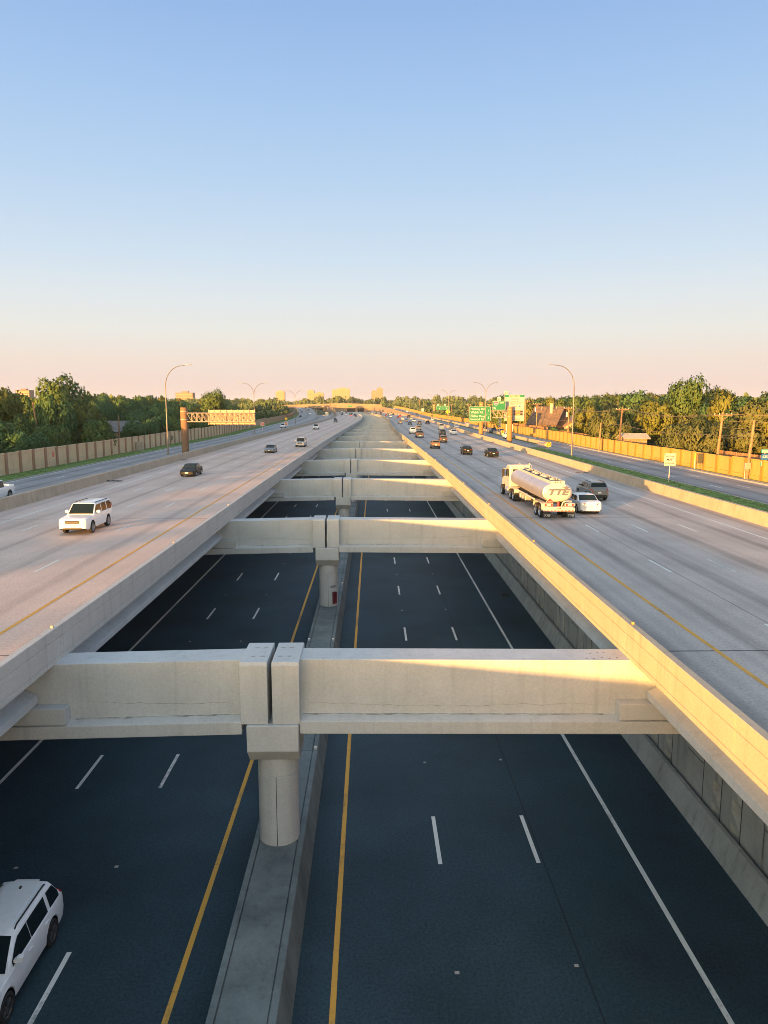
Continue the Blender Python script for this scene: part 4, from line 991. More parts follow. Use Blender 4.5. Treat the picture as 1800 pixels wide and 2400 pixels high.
for x_ in (-36,2): 
    mb = MB(); mb.box(x_-3.2,x_+3.2,-6.75,-6.55,6.5,9.2); mb.build('sign_panel', M['green'] if x_ > 0 else M['alu'], o)
# ================================================================== FAR BUILDINGS
def tower(x, y, parts, label, cm, wm):
    o = empty('office_building', (x,y,6), 0, label, 'office building')
    for (x0,x1,h,d,fl) in parts:
        b = MB(); b.box(x0,x1,0,d,0,h); w_ = b.build('block', cm, o)
        n = max(2,int(h/4)); w = MB()
        if fl:
            for i in range(1,n): w.box(x0+1.0,x1-1.0,-.12,.0-.02,i*h/n,i*h/n+h/n*.34)
            w.build('window_band', wm, w_)
        t = MB(); t.box(x0+(x1-x0)*.3,x0+(x1-x0)*.7,d*.3,d*.7,h,h+2.5); t.build('plant_room', cm, w_)
    return o
D = 2000
def bx_(px): return (px-865)*D/1700
def bz_(py): return 8.6+(951-py)*D/1700-6
tower(bx_(650),D,[(0,24,bz_(918),20,1)],'square yellow sunlit office block nearest the dark wood',M['bldA'],M['bldwin'])
tower(bx_(723),D,[(0,18,bz_(916),22,1),(18,44,bz_(922),20,1)],'stepped yellow office block with a dark sloping top',M['bldA'],M['bldwin'])
tower(bx_(780),D,[(0,12,bz_(915),20,1),(12,48,bz_(911.5),22,1)],'widest yellow office slab with a taller main block',M['bldA'],M['bldwin'])
tower(bx_(871),D,[(0,14,bz_(917),20,1),(14,31,bz_(911),20,1)],'rose brick office tower with a lower wing above the trees',M['bldC'],M['bldwin'])
tower((56-865)*1300/1700,1300,[(0,24,30.0,18,1)],'red brick tower above the wood at the edge of the photo',M['bldB'],M['bldwin'])
tower((420-865)*1300/1700,1300,[(0,30,25.5,18,1)],'pale office block above the wood behind the tall lamp',M['bldC'],M['bldwin'])
# ================================================================== VEHICLES
def lerp_tab(tab, y):
    if y <= tab[0][0]: return tab[0][1]
    for (a, va), (b, vb) in zip(tab, tab[1:]):
        if y <= b: return va+(vb-va)*(y-a)/(b-a)
    return tab[-1][1]
# y runs from the rear (-) to the front (+)
SPEC = {
 'sedan': dict(L=4.85, W=1.84, wb=2.8, off=-.05, r=.335, sill=.24, roof=1.46, belt=.95,
    top=[(-2.42,.80),(-2.36,.98),(-1.75,1.04),(-1.0,.98),(1.0,.95),(1.25,.94),(2.05,.80),(2.36,.66),(2.42,.58)],
    cab=(-1.75,-.95,.30,1.22), rails=False, pil=[(-1.62,-1.18),(-1.06,-.30),(-.20,.86)]),
 'suv': dict(L=4.65, W=1.86, wb=2.7, off=0, r=.365, sill=.30, roof=1.68, belt=1.08,
    top=[(-2.32,.92),(-2.26,1.08),(-1.6,1.12),(.9,1.08),(1.15,1.06),(1.95,.98),(2.24,.86),(2.32,.72)],
    cab=(-2.16,-1.80,.36,1.16), rails=True, pil=[(-1.98,-1.40),(-1.24,-.22),(-.19,.84)]),
 'bigsuv': dict(L=5.15, W=2.0, wb=2.95, off=.05, r=.40, sill=.34, roof=1.90, belt=1.20,
    top=[(-2.57,1.05),(-2.53,1.20),(-2.0,1.22),(.8,1.20),(1.10,1.18),(2.2,1.12),(2.50,1.07),(2.57,.92)],
    cab=(-2.47,-2.22,.42,1.10), rails=True, pil=[(-2.30,-1.50),(-1.34,-.46),(-.32,.74)]),
 'hatch': dict(L=4.45, W=1.75, wb=2.7, off=0, r=.32, sill=.24, roof=1.50, belt=.98,
    top=[(-2.22,.85),(-2.16,1.06),(-1.5,1.06),(.9,.98),(1.3,.96),(1.9,.84),(2.16,.68),(2.22,.56)],
    cab=(-2.10,-1.10,.35,1.42), rails=False, pil=[(-1.62,-1.10),(-.96,-.16),(-.06,.92)]),
 'pickup': dict(L=5.75, W=2.0, wb=3.65, off=.15, r=.41, sill=.40, roof=1.92, belt=1.22, bed=(-2.80,-1.02),
    top=[(-2.87,1.10),(-2.85,1.28),(-.95,1.28),(-.90,1.22),(1.35,1.20),(1.6,1.20),(2.55,1.14),(2.80,1.05),(2.87,.9)],
    cab=(-.96,-.80,.78,1.42), rails=False, pil=[(-.78,.0),(.12,1.04)]),
 'van': dict(L=5.2, W=2.0, wb=3.3, off=.15, r=.37, sill=.34, roof=2.15, belt=1.25,
    top=[(-2.6,1.1),(-2.57,1.25),(1.5,1.25),(1.75,1.2),(2.35,1.05),(2.55,.9),(2.6,.75)],
    cab=(-2.56,-2.46,1.0,1.85), rails=False, pil=[(-2.3,-1.2),(-1.05,.1),(.25,1.35)]),
}
def body_mb(S):
    Lh = S['L']/2; W = S['W']/2; mb = MB()
    fy, ry = S['wb']/2+S['off'], -S['wb']/2+S['off']; ar = S['r']*1.17
    ys = {-Lh, -Lh+.05, -Lh+.16, -Lh+.4, Lh, Lh-.06, Lh-.18, Lh-.42, *[t[0] for t in S['top']], 0, -.6, .6}
    for c in (fy, ry):
        for k in range(-6, 7): ys.add(c+ar*1.001*math.sin(k*math.pi/12))
        ys.add(c-ar-.012); ys.add(c+ar+.012)
    if 'bed' in S: ys |= {S['bed'][0], S['bed'][0]+.01, S['bed'][1], S['bed'][1]-.01}
    ys = sorted(y for y in ys if -Lh <= y <= Lh); zs = []
    for y in ys:
        if not zs or y-zs[-1] > .004: zs.append(y)
    rings = []; flags = []
    for y in zs:
        e = min(y+Lh, Lh-y)
        wf = lerp_tab([(0,.84),(.05,.91),(.16,.955),(.42,.985),(.9,1.0),(3,1.0)], e)
        w = W*wf; zt = lerp_tab(S['top'], y); zb = S['sill']+lerp_tab([(0,.10),(.2,.0),(3,0)], e); arch = False
        for c in (fy, ry):
            if abs(y-c) < ar: zb = max(zb, S['r']+math.sqrt(max(0,ar*ar-(y-c)**2))); arch = True
        zb = min(zb, zt-.16)
        z3 = max(zb+.06, S['sill']+.36*(zt-S['sill'])); z4 = max(z3+.03, zt-.17)
        bed = 'bed' in S and S['bed'][0] < y < S['bed'][1]
        zi = zt-.48 if bed else zt+.02
        hw = .94 if not bed else .90
        r_ = [(0,zb),(w*.78,zb),(w*.965,zb+.015),(w*1.0,z3),(w*.985,z4),(w*(.945 if not bed else .955),zt-.035),(w*hw-.03,zt),(w*(.60 if not bed else .865),zt+(.022 if not bed else 0)),(w*(.35 if not bed else .86),zi),(0,zi+.008)]
        full = [(-x,y,z) for x, z in r_[::-1]][:-1]+[(x,y,z) for x, z in r_]
        rings.append(full); flags.append(arch)
    k = len(rings[0])
    mats = [0]*(k)
    mid = (k-1)//2
    # open ring: indices run left-top ... bottom ... right-top ; close=True joins the two tops (same point, removed by doubles)
    n0 = len(mb.v)
    for r_ in rings: mb.v += r_
    for i in range(len(rings)-1):
        for j in range(k-1):
            under = abs(j+.5-9) < 2 ; m = 1 if under else 0
            a = n0+i*k+j; mb.f.append((a,a+1,a+1+k,a+k)); mb.m.append(m); mb.uv.append(None)
    for i, s in ((0,1),(len(rings)-1,-1)):
        mb.f.append(tuple(n0+i*k+j for j in range(k))[::s]); mb.m.append(0); mb.uv.append(None)
    return mb
def cab_pts(S):
    yb, yr, yf, yc = S['cab']; W = S['W']/2; bz = S['belt']-.03; H = S['roof']-bz
    wb_, wr_ = W*.925, W*.925-.30*H*(.62 if S['roof'] > 1.8 else .85)
    def roofz(y):
        if y <= yr: t = (y-yb)/(yr-yb)
        elif y >= yf: t = 1-(y-yf)/(yc-yf)
        else: return bz+H*(1-.035*((y-(yr+yf)/2)/((yf-yr)/2))**2)
        return bz+H*.965*max(0,min(1,t))**.92
    def wat(z): return wb_+(wr_-wb_)*(z-bz)/H
    return yb, yr, yf, yc, bz, H, roofz, wat
def cabin_mb(S):
    yb, yr, yf, yc, bz, H, roofz, wat = cab_pts(S); mb = MB()
    ys = [yb]+[yb+(yr-yb)*t for t in (.33,.66,1)]+[yr+(yf-yr)*t for t in (.2,.4,.6,.8)]+[yf+(yc-yf)*t for t in (0,.25,.5,.75,1)]
    rings = []
    for y in ys:
        zr = roofz(y); zs = max(bz, zr-.07); w1 = wat(bz); w2 = wat(zs)
        r_ = [(w1,bz),(w2,zs),(w2-.09*min(1,(zr-bz)/.3),zr),(w2*.55,zr+.018*min(1,(zr-bz)/.3)),(0,zr+.025*min(1,(zr-bz)/.3))]
        rings.append([(-x,y,z) for x, z in r_]+[(x,y,z) for x, z in r_[::-1]][1:])
    return mb.rings(rings, 0, False, False, False)
def glass_mbs(S):
    yb, yr, yf, yc, bz, H, roofz, wat = cab_pts(S); out = []
    def slope(ya, yb_, n, t0, t1, inset):
        mb = MB(); rows = []
        nrm = Vector((0, (roofz(ya)-roofz(yb_)), (yb_-ya))).normalized(); nrm = nrm if nrm.z > 0 else -nrm
        for i in range(n+1):
            y = ya+(yb_-ya)*(t0+(t1-t0)*i/n); z = roofz(y); zs = max(bz, z-.05); w = wat(zs)-inset; c = min(1,(z-bz)/.3)
            rows.append([Vector((w*u, y, z+.024*c*(1-u*u)+.0))+nrm*.014 for u in (-1,-.6,0,.6,1)])
        for a, b in zip(rows, rows[1:]):
            for j in range(4): mb.quad([a[j],a[j+1],b[j+1],b[j]])
        return mb
    out.append(('windshield', slope(yf, yc, 4, .06, .93, .085), None))
    if 'bed' in S or S['cab'][0] < -2: out.append(('rear_window', slope(yb, yr, 3, .30, .90, .10), None))
    else: out.append(('rear_window', slope(yb, yr, 4, .10, .92, .10), None))
    for s in (-1, 1):
        for (a, b) in S['pil']:
            mb = MB(); z0 = bz+.05; n = 6; top = []; bot = []
            for i in range(n+1):
                y = a+(b-a)*i/n; z1 = min(roofz(y), S['roof'])-.10
                if z1 < z0+.02: z1 = z0+.02
                top.append((s*(wat(z1)+.010), y, z1)); bot.append((s*(wat(z0)+.010), y, z0))
            # slanted front edge follows the pillar
            for i in range(n): mb.quad([bot[i],bot[i+1],top[i+1],top[i]])
            out.append(('side_window', mb, None))
    return out
def wheel_mb(r, w=.24):
    t = MB(); n = 28
    prof = [(w*.5-.03,r*.66),(w*.5,r*.72),(w*.5,r*.93),(w*.5-.035,r),(-w*.5+.035,r),(-w*.5,r*.93),(-w*.5,r*.6)]
    t.rings([[(x,q*math.cos(a),q*math.sin(a)) for a in [2*math.pi*k/n for k in range(n)]] for x, q in prof], 0, True, False, True)
    d = MB(); n = 30
    d.rings([[(x,q*math.cos(a),q*math.sin(a)) for a in [2*math.pi*k/n for k in range(n)]] for x, q in ((w*.5-.028,r*.68),(w*.5-.012,r*.66),(w*.5-.03,r*.60),(w*.5-.07,r*.585))], 0, True, False, True)
    for k in range(6):
        a = 2*math.pi*k/6
        Mx = Matrix.Rotation(a,4,'X')
        d.rings([[Mx @ Vector(p) for p in ((w*.5-.065,-.028,r*.14),(w*.5-.065,.028,r*.14),(w*.5-.02,.022,r*.14),(w*.5-.02,-.022,r*.14))],
                 [Mx @ Vector(p) for p in ((w*.5-.065,-.042,r*.61),(w*.5-.065,.042,r*.61),(w*.5-.014,.03,r*.61),(w*.5-.014,-.03,r*.61))]])
    d.cyl((w*.5-.07,0,0),(w*.5-.012,0,0),r*.18,14)
    return t, d
def quadlump(x0,x1,y,z0,z1,dy,taper=.03):
    """small lens standing proud of an end face; dy sign gives direction"""
    mb = MB(); mb.rings([[(x0,y,z0),(x1,y,z0),(x1,y,z1),(x0,y,z1)],[(x0+taper,y+dy,z0+taper),(x1-taper,y+dy,z0+taper),(x1-taper,y+dy,z1-taper),(x0+taper,y+dy,z1-taper)]]); return mb
CACHE = {}
def car_parts(T):
    """list of (part name, mesh key, material key, parent index, location, rotation)"""
    if T in CACHE: return CACHE[T]
    S = SPEC[T]; Lh = S['L']/2; W = S['W']/2; P = []
    def add(nm, mb, mat, par=None, loc=(0,0,0), rz=0, smooth=True, angle=35):
        mats = [M[m] if isinstance(m, str) and m in M else M['under'] for m in (mat if isinstance(mat, list) else [mat])]
        P.append((nm, mb.mesh(nm, mats, smooth, angle) if isinstance(mb, MB) else mb, mat, par, loc, rz)); return len(P)-1
    add('body', body_mb(S), ['paint','under'], angle=28)
    add('cabin', cabin_mb(S), ['paint'], angle=40)
    for nm, mb, _ in glass_mbs(S): add(nm, mb, 'glass', None)
    t, d = wheel_mb(S['r']); tm = t.mesh('wheel', [M['tyre']], True, 30); dm = d.mesh('rim', [M['rim']], True, 30)
    for c in (S['wb']/2+S['off'], -S['wb']/2+S['off']):
        for s in (-1, 1):
            i = add('wheel', tm, 'tyre', None, (s*(W-.125), c, S['r']), 0 if s > 0 else math.pi); add('rim', dm, 'rim', i)
    zt = lerp_tab(S['top'], Lh-.08); zr = lerp_tab(S['top'], -Lh+.05)
    fz_ = .58*zt+.10; big = T in ('bigsuv','pickup','van')
    for s in (-1, 1):
        hw = .30 if not big else .34
        x0, x1 = s*(W*.86-hw), s*(W*.86)
        # head lamp wraps back over the corner
        y = Lh-.055; h0, h1 = (zt-.20, zt-.04) if not big else (zt-.27, zt-.04)
        mb = MB(); mb.rings([[(x0,y-.06,h0),(x1,y-.16,h0+.02),(x1,y-.16,h1),(x0,y-.06,h1)],[(x0,y+.045,h0),(x1-s*.02,y-.03,h0+.02),(x1-s*.02,y-.05,h1),(x0,y+.02,h1)]]); add('headlight', mb, 'lampglass')
        if T in ('suv','bigsuv','van'):
            x0, x1 = s*(W*.70), s*(W*.905); z0, z1 = (zr-.30, zr+.05) if T != 'bigsuv' else (zr-.2, zr+.42)
            if T == 'bigsuv': x0, x1 = s*W*.80, s*W*.90
        elif T == 'pickup': x0, x1 = s*W*.80, s*W*.93; z0, z1 = zr-.42, zr-.05
        else: x0, x1 = s*(W*.52), s*(W*.90); z0, z1 = zr-.19, zr-.03
        mb = MB(); y = -Lh+.05; mb.rings([[(x0,y+.04,z0),(x1,y+.14,z0),(x1,y+.14,z1),(x0,y+.04,z1)],[(x0,y-.075,z0+.01),(x1-s*.01,y+.02,z0+.01),(x1-s*.03,y+.03,z1-.01),(x0,y-.06,z1-.01)]]); add('taillight', mb, 'tail')
        # door mirror
        yc = S['cab'][3]-.42; z = S['belt']+.10; k = 1.25 if big else 1
        mb = MB(); mb.rings([[(s*(W-.08),yc-.04,z-.02),(s*(W-.08),yc+.06,z-.02),(s*(W-.08),yc+.06,z+.06),(s*(W-.08),yc-.04,z+.06)],
                             [(s*(W+.02),yc-.08,z-.04*k),(s*(W+.02),yc+.06,z-.03*k),(s*(W+.02),yc+.06,z+.12*k),(s*(W+.02),yc-.08,z+.13*k)],
                             [(s*(W+.16*k),yc-.09,z-.02*k),(s*(W+.15*k),yc+.02,z-.01*k),(s*(W+.15*k),yc+.02,z+.10*k),(s*(W+.16*k),yc-.09,z+.12*k)]]); add('mirror', mb, 'paint')
        for (a, b) in S['pil'][-2:]:
            mb = MB(); q = a+.10; mb.box(min(s*(W*.985),s*(W+.018)),max(s*(W*.985),s*(W+.018)),q,q+.19,S['belt']-.17,S['belt']-.135); add('door_handle', mb, 'paint')
        if S['rails']:
            mb = MB(); w = cab_pts(S)[7](S['roof']-.07)-.10; mb.tube([(s*w,S['cab'][1]+.12,S['roof']-.05),(s*w,S['cab'][1]+.22,S['roof']+.03),(s*w,S['cab'][2]-.3,S['roof']+.04),(s*w,S['cab'][2]-.16,S['roof']-.03)], .022, 8); add('roof_rail', mb, 'under')
    y = Lh
    mb = MB(); gw = W*(.42 if not big else .50); mb.rings([[(-gw,y-.04,zt-.24 if not big else zt-.33),(gw,y-.04,zt-.24 if not big else zt-.33),(gw*1.04,y-.06,zt-.08),(-gw*1.04,y-.06,zt-.08)],[(-gw+.02,y+.012,zt-.22 if not big else zt-.31),(gw-.02,y+.012,zt-.22 if not big else zt-.31),(gw-.02,y-.0,zt-.10),(-gw+.02,y-.0,zt-.10)]]); g = add('grille', mb, 'under', smooth=False)
    mb = MB()
    for i in range(3): z = zt-.20+.045*i-(.06 if big else 0); mb.box(-gw+.03,gw-.03,y+.008,y+.022,z,z+.016)
    add('grille_bar', mb, 'satin', g, smooth=False)
    mb = MB(); mb.rings([[(-W*.70,y-.10,S['sill']+.02),(W*.70,y-.10,S['sill']+.02),(W*.74,y-.10,S['sill']+.17),(-W*.74,y-.10,S['sill']+.17)],[(-W*.62,y+.01,S['sill']+.06),(W*.62,y+.01,S['sill']+.06),(W*.62,y+.01,S['sill']+.15),(-W*.62,y+.01,S['sill']+.15)]]); add('lower_grille', mb, 'under', smooth=False)
    mb = MB(); y = -Lh; hb = .22 if T not in ('suv','bigsuv','pickup') else .30
    mb.rings([[(-W*.80,y+.10,S['sill']+.0),(W*.80,y+.10,S['sill']+.0),(W*.80,y+.10,S['sill']+hb),(-W*.80,y+.10,S['sill']+hb)],[(-W*.74,y-.03,S['sill']+.06),(W*.74,y-.03,S['sill']+.06),(W*.74,y-.03,S['sill']+hb-.03),(-W*.74,y-.03,S['sill']+hb-.03)]]); add('rear_bumper', mb, 'under' if T in ('suv','hatch') else 'chrome' if T == 'pickup' else 'paint', smooth=False)
    for y, s_, z in ((Lh,1,S['sill']+.20),(-Lh,-1,zr-.33 if T != 'pickup' else .62)):
        mb = MB(); mb.box(-.155,.155,min(y+s_*.018,y+s_*.034),max(y+s_*.018,y+s_*.034),z,z+.155); add('licence_plate', mb, 'plate', smooth=False)
    if T in ('suv','bigsuv','hatch'):
        mb = MB(); S_ = S['cab']; mb.rings([[(-W*.40,S_[1]-.02,S['roof']-.06),(W*.40,S_[1]-.02,S['roof']-.06),(W*.40,S_[1]-.02,S['roof']-.02),(-W*.40,S_[1]-.02,S['roof']-.02)],[(-W*.36,S_[1]-.16,S['roof']-.075),(W*.36,S_[1]-.16,S['roof']-.075),(W*.36,S_[1]-.16,S['roof']-.05),(-W*.36,S_[1]-.16,S['roof']-.05)]]); add('roof_spoiler', mb, 'paint', smooth=False)
    CACHE[T] = P; return P
FARP = {'body','cabin','windshield','rear_window','side_window','wheel','taillight','headlight','licence_plate'}
def setmat(o, mats, colr):
    for i, m in enumerate(mats if isinstance(mats, list) else [mats]):
        if m == 'paint':
            o.material_slots[i].link = 'OBJECT'; o.material_slots[i].material = PAINT[colr]
def car(T, colr, x, y, toward, label, lights=0, far=False, z=0.0, cat=None, yaw=0.0, grp=None, rim=None):
    nm = {'sedan':'sedan','suv':'suv','bigsuv':'suv','hatch':'hatchback','pickup':'pickup_truck','van':'van'}[T]
    slope = (nx(x,y+5)-nx(x,y-5))/10
    o = empty(nm, (nx(x,y), y, z), (math.pi if toward else 0)-math.atan(slope)+yaw, label, cat or {'sedan':'car','suv':'suv','bigsuv':'suv','hatch':'car','pickup':'pickup truck','van':'van'}[T], grp)
    objs = []
    for (pn, me, mat, par, loc, rz) in car_parts(T):
        if far and pn not in FARP: objs.append(None); continue
        c = bpy.data.objects.new(pn, me); col.objects.link(c); c.parent = o if par is None else objs[par]
        c.location = loc; c.rotation_euler = (0,0,rz); setmat(c, mat, colr)
        if pn == 'headlight' and lights and toward: c.material_slots[0].link = 'OBJECT'; c.material_slots[0].material = M['lit']
        if pn == 'taillight' and lights and not toward: c.material_slots[0].link = 'OBJECT'; c.material_slots[0].material = M['tailon']
        if pn == 'rim' and rim: c.material_slots[0].link = 'OBJECT'; c.material_slots[0].material = M[rim]
        objs.append(c)
    return o
TINY = {}
def tiny(T, colr, x, y, toward, label, lights=0, z=0.0, grp='cars far down the freeway'):
    k = T
    if k not in TINY:
        S = SPEC[T]; V = []; F = []; MI = []
        order = ['paint','under','glass','tyre','lampglass','tail','plate']
        for (pn, me, mat, par, loc, rz) in car_parts(T):
            if pn not in FARP: continue
            n = len(V); c, s = math.cos(rz), math.sin(rz)
            V += [(v.co.x*c-v.co.y*s+loc[0], v.co.x*s+v.co.y*c+loc[1], v.co.z+loc[2]) for v in me.vertices]
            for p in me.polygons:
                F.append(tuple(n+i for i in p.vertices)); mm = (mat if isinstance(mat, list) else [mat])[p.material_index]; MI.append(order.index(mm))
        me = bpy.data.meshes.new('far_car'); me.from_pydata(V, [], F)
        for m in order: me.materials.append(M.get(m, M['under']))
        me.polygons.foreach_set('material_index', MI); me.polygons.foreach_set('use_smooth', [True]*len(F)); me.set_sharp_from_angle(angle=R(30)); TINY[k] = me
    nm = {'sedan':'sedan','suv':'suv','bigsuv':'suv','hatch':'hatchback','pickup':'pickup_truck','van':'van'}[T]
    o = bpy.data.objects.new(nm, TINY[k]); col.objects.link(o)
    slope = (nx(x,y+5)-nx(x,y-5))/10
    o.location = (nx(x,y), y, z); o.rotation_euler = (0,0,(math.pi if toward else 0)-math.atan(slope))
    o.material_slots[0].link = 'OBJECT'; o.material_slots[0].material = PAINT[colr]
    if lights: i = 4 if toward else 5; o.material_slots[i].link = 'OBJECT'; o.material_slots[i].material = M['lit'] if toward else M['tailon']
    return tag(o, label, 'car', grp)

# --- oncoming carriageway ---------------------------------------------------
car('bigsuv','white',-19.95,50.9,True,'big white suv with lit headlamps and roof rails, closest on the oncoming carriageway',1, rim='chrome')
car('sedan','black',-22.5,91,True,'black sedan with pale lit headlamps on the oncoming carriageway',1)
car('sedan','grey',-19.1,136,True,'grey sedan on the oncoming carriageway, behind the black sedan',1)
car('bigsuv','silver',-15.6,155.5,True,'silver suv in the lane beside the median parapet',1)
car('pickup','white',-22.4,270,True,'white pickup on the oncoming carriageway beyond the silver suv',0)
car('suv','charcoal',-22.6,383,True,'dark suv with lit headlamps behind the white pickup',1,far=True)
car('sedan','grey',-25.7,440,True,'grey car just behind the dark suv with lit headlamps',0,far=True)
car('pickup','white',-34.5,66.0,True,'white pickup cut off by the photo edge on the shaded service road',0)
car('suv','white',-34.3,289,True,'white suv on the shaded service road behind the do not enter sign',0)
# --- truck carriageway -------------------------------------------------------
car('suv','grey',20.8,67.4,False,'grey suv right of the tanker truck, ahead of the white sedan',0)
car('sedan','white',17.6,59.4,False,'white sedan close beside the tail of the tanker truck',0)
car('sedan','black',20.6,124,False,'low black sedan in the third lane beyond the tanker',0)
car('hatch','black',17.3,130.5,False,'black hatchback in the second lane beyond the tanker',0)
car('suv','gold',13.5,149,False,'gold suv in the lane beside the sunlit parapet',0)
car('suv','brown',17.4,173,False,'dark brown suv behind the charcoal suv, left of the black hatchback',0)
car('suv','charcoal',20.8,214,False,'charcoal suv between the dark brown suv and the cream van',0)
car('sedan','white',24.3,222,False,'white sedan in the outer lane near the cream van',0)
car('van','cream',24.3,266,False,'cream van with two rear windows in the outer lane',0)
car('pickup','brown',14.0,199,False,'brown pickup with lit tail lamps in the lane beside the parapet',1)
car('pickup','white',13.9,226,False,'white pickup ahead of the brown pickup beside the parapet',0)
car('suv','beige',17.4,261,False,'beige suv ahead of the brown pickup in the second lane',0)
car('suv','white',37.6-2.2,192,False,'white suv on the sunlit service road beside the toll sign column',0)
car('sedan','beige',39.5,227,False,'tan car on the service road half hidden by the toll sign column',0,far=True)
car('suv','blue',37.6,231,False,'blue suv on the service road behind the small white sign',0,far=True)
car('pickup','black',39.4,265,False,'black pickup on the service road beside the stacked route markers',0,far=True)
car('suv','silver',38.6,310,False,'silver suv on the service road left of the green distance sign',0,far=True)
car('sedan','white',31.4,283,False,'white sedan on the entrance ramp ahead of the sign columns',0,far=True)
car('suv','white',31.2,418,False,'white suv on the far end of the entrance ramp',0,far=True)
far = [('suv','gold',14,352,'gold suv in the first lane of the far pack'),('hatch','blue',17.4,336,'dark blue car in the second lane of the far pack'),('suv','charcoal',20.8,336,'dark car in the third lane of the far pack'),('suv','black',24.2,346,'black suv in the outer lane of the far pack'),
 ('sedan','beige',17.5,392,'pale yellow sedan ahead of the dark blue car'),('sedan','white',20.8,396,'white sedan in the third lane ahead of the dark pack'),('suv','cream',17.4,443,'cream suv in the second lane behind the red cars'),
 ('suv','red',20.7,560,'red suv far up the third lane'),('sedan','red',17.3,506,'red sedan far up the second lane'),('sedan','beige',22.6,472,'beige sedan far up between the outer lanes'),('bigsuv','black',24.3,530,'boxy black suv far up the outer lane')]
for T, c, x, y, l in far: car(T, c, x, y, False, l, far=True)
rs = random.Random(8)
tinies = [('sedan','white',24,620),('suv','silver',20.8,696),('sedan','black',24.2,702),('sedan','cream',14,534),('bigsuv','blue',17.4,655),('sedan','red',14.2,612),('suv','charcoal',14,690),('sedan','black',14,762),('sedan','white',17,832),('suv','white',20,900),('sedan','grey',14,905),('suv','black',24,850),('sedan','silver',20.5,790),('van','white',24,960)]
for T, c, x, y in tinies: tiny(T, c, x, y, False, 'small far %s car heading away in the crowded lanes' % c, grp='cars far up the truck carriageway')
tl = [('sedan','black',-15.6,572,0),('suv','black',-15.8,640,0),('sedan','green',-19,700,1),('suv','red',-18.8,610,1),('sedan','beige',-19.4,790,1),('suv','white',-22.4,660,1),('sedan','black',-25.6,690,0),('suv','white',-25.6,800,1),('sedan','grey',-22.4,820,0),('bigsuv','white',-19,880,1),('sedan','black',-15.6,760,0),('suv','charcoal',-15.4,900,0),('sedan','white',-22.8,930,1),('sedan','blue',-26,930,0),('van','white',-15.5,985,1),('suv','grey',-22.2,980,0)]
for T, c, x, y, li in tl: tiny(T, c, x, y, True, 'small far %s car coming on in the oncoming lanes' % c, li, grp='cars far down the oncoming carriageway')
for T, c, x, y, li in [('sedan','black',-38.6,548,0),('suv','white',-35,640,1),('sedan','blue',-38.5,700,0),('suv','grey',-35,760,1),('sedan','white',-38.4,820,1),('suv','black',-35,860,0),('sedan','beige',-33.5,590,1)]:
    tiny(T, c, x, y, True, 'small far %s car on the shaded service road' % c, li, z=fz(-36,y), grp='cars far down the shaded service road')
for T, c, x, y in [('suv','white',37,700),('sedan','black',40,640),('suv','cream',38,840)]:
    tiny(T, c, x, y, False, 'small far %s car on the climbing sunlit service road' % c, z=fz(38,y), grp='cars far up the sunlit service road')
# --- sunken lanes -------------------------------------------------------------
o = car('suv','white',-10.78,19.1,True,'white suv seen from above in the sunken lanes, cut off by the photo edge',0, z=LOW, rim='darkrim')
mb = MB(); 
for i in range(5):
    x = -.44+.22*i; mb.box(x-.007,x+.007,-1.5,-.1,1.694,1.70)
o.scale = (1.05,1.05,1.07)
rb = mb.build('roof_rib', PAINT['white'], o)
mb = MB(); mb.rings([[(-.035,-1.42,1.69),(.035,-1.42,1.69),(.02,-1.58,1.66),(-.02,-1.58,1.66)],[(-.008,-1.44,1.77),(.008,-1.44,1.77),(.006,-1.5,1.75),(-.006,-1.5,1.75)]]); mb.build('roof_antenna', M['under'], o)

# --- tanker truck ---------------------------------------------------------------
TX, TY = 14.5, 54.6       # rear bumper
o = empty('tanker_truck', (TX, TY, 0), R(1.0), 'white semi truck pulling a polished aluminium fuel tank trailer marked TTE', 'tanker truck')
def ell(y, cx, cz, a, b, n=40, e=2.25):
    P = []
    for k in range(n):
        t = 2*math.pi*k/n; c, s = math.cos(t), math.sin(t)
        P.append((cx+a*math.copysign(abs(c)**(2/e),c), y, cz+b*math.copysign(abs(s)**(2/e),s)))
    return P
t = MB(); a_, b_, cz = 1.18, .78, 1.98
t.rings([ell(y,0,cz+dz,a_*k,b_*k) for y, k, dz in ((.55,.90,0),(.60,.965,0),(.68,.995,0),(.78,1.0,0),(3.2,1.0,.0),(5.9,1.0,.0),(6.4,1.0,.02),(9.2,1.0,.06),(12.1,1.0,.08),(12.2,.985,.08),(12.32,.93,.08))])
tank = t.build('tank', M['tank'], o, smooth=True, angle=32)
h = MB(); h.rings([ell(y,0,cz,a_*k,b_*k) for y, k in ((.552,.90),(.50,.86),(.44,.72),(.40,.45),(.385,.1))], cap0=False); head = h.build('tank_head', M['twhite'], o, smooth=True, angle=50)
s = MB()
for y in (3.3,6.1,9.0): s.rings([ell(q,0,cz+.0+(.05 if y > 8 else .015 if y > 6 else 0),a_*1.006,b_*1.008) for q in (y,y+.06)], cap0=False, cap1=False)
s.build('weld_band', M['steel'], tank)
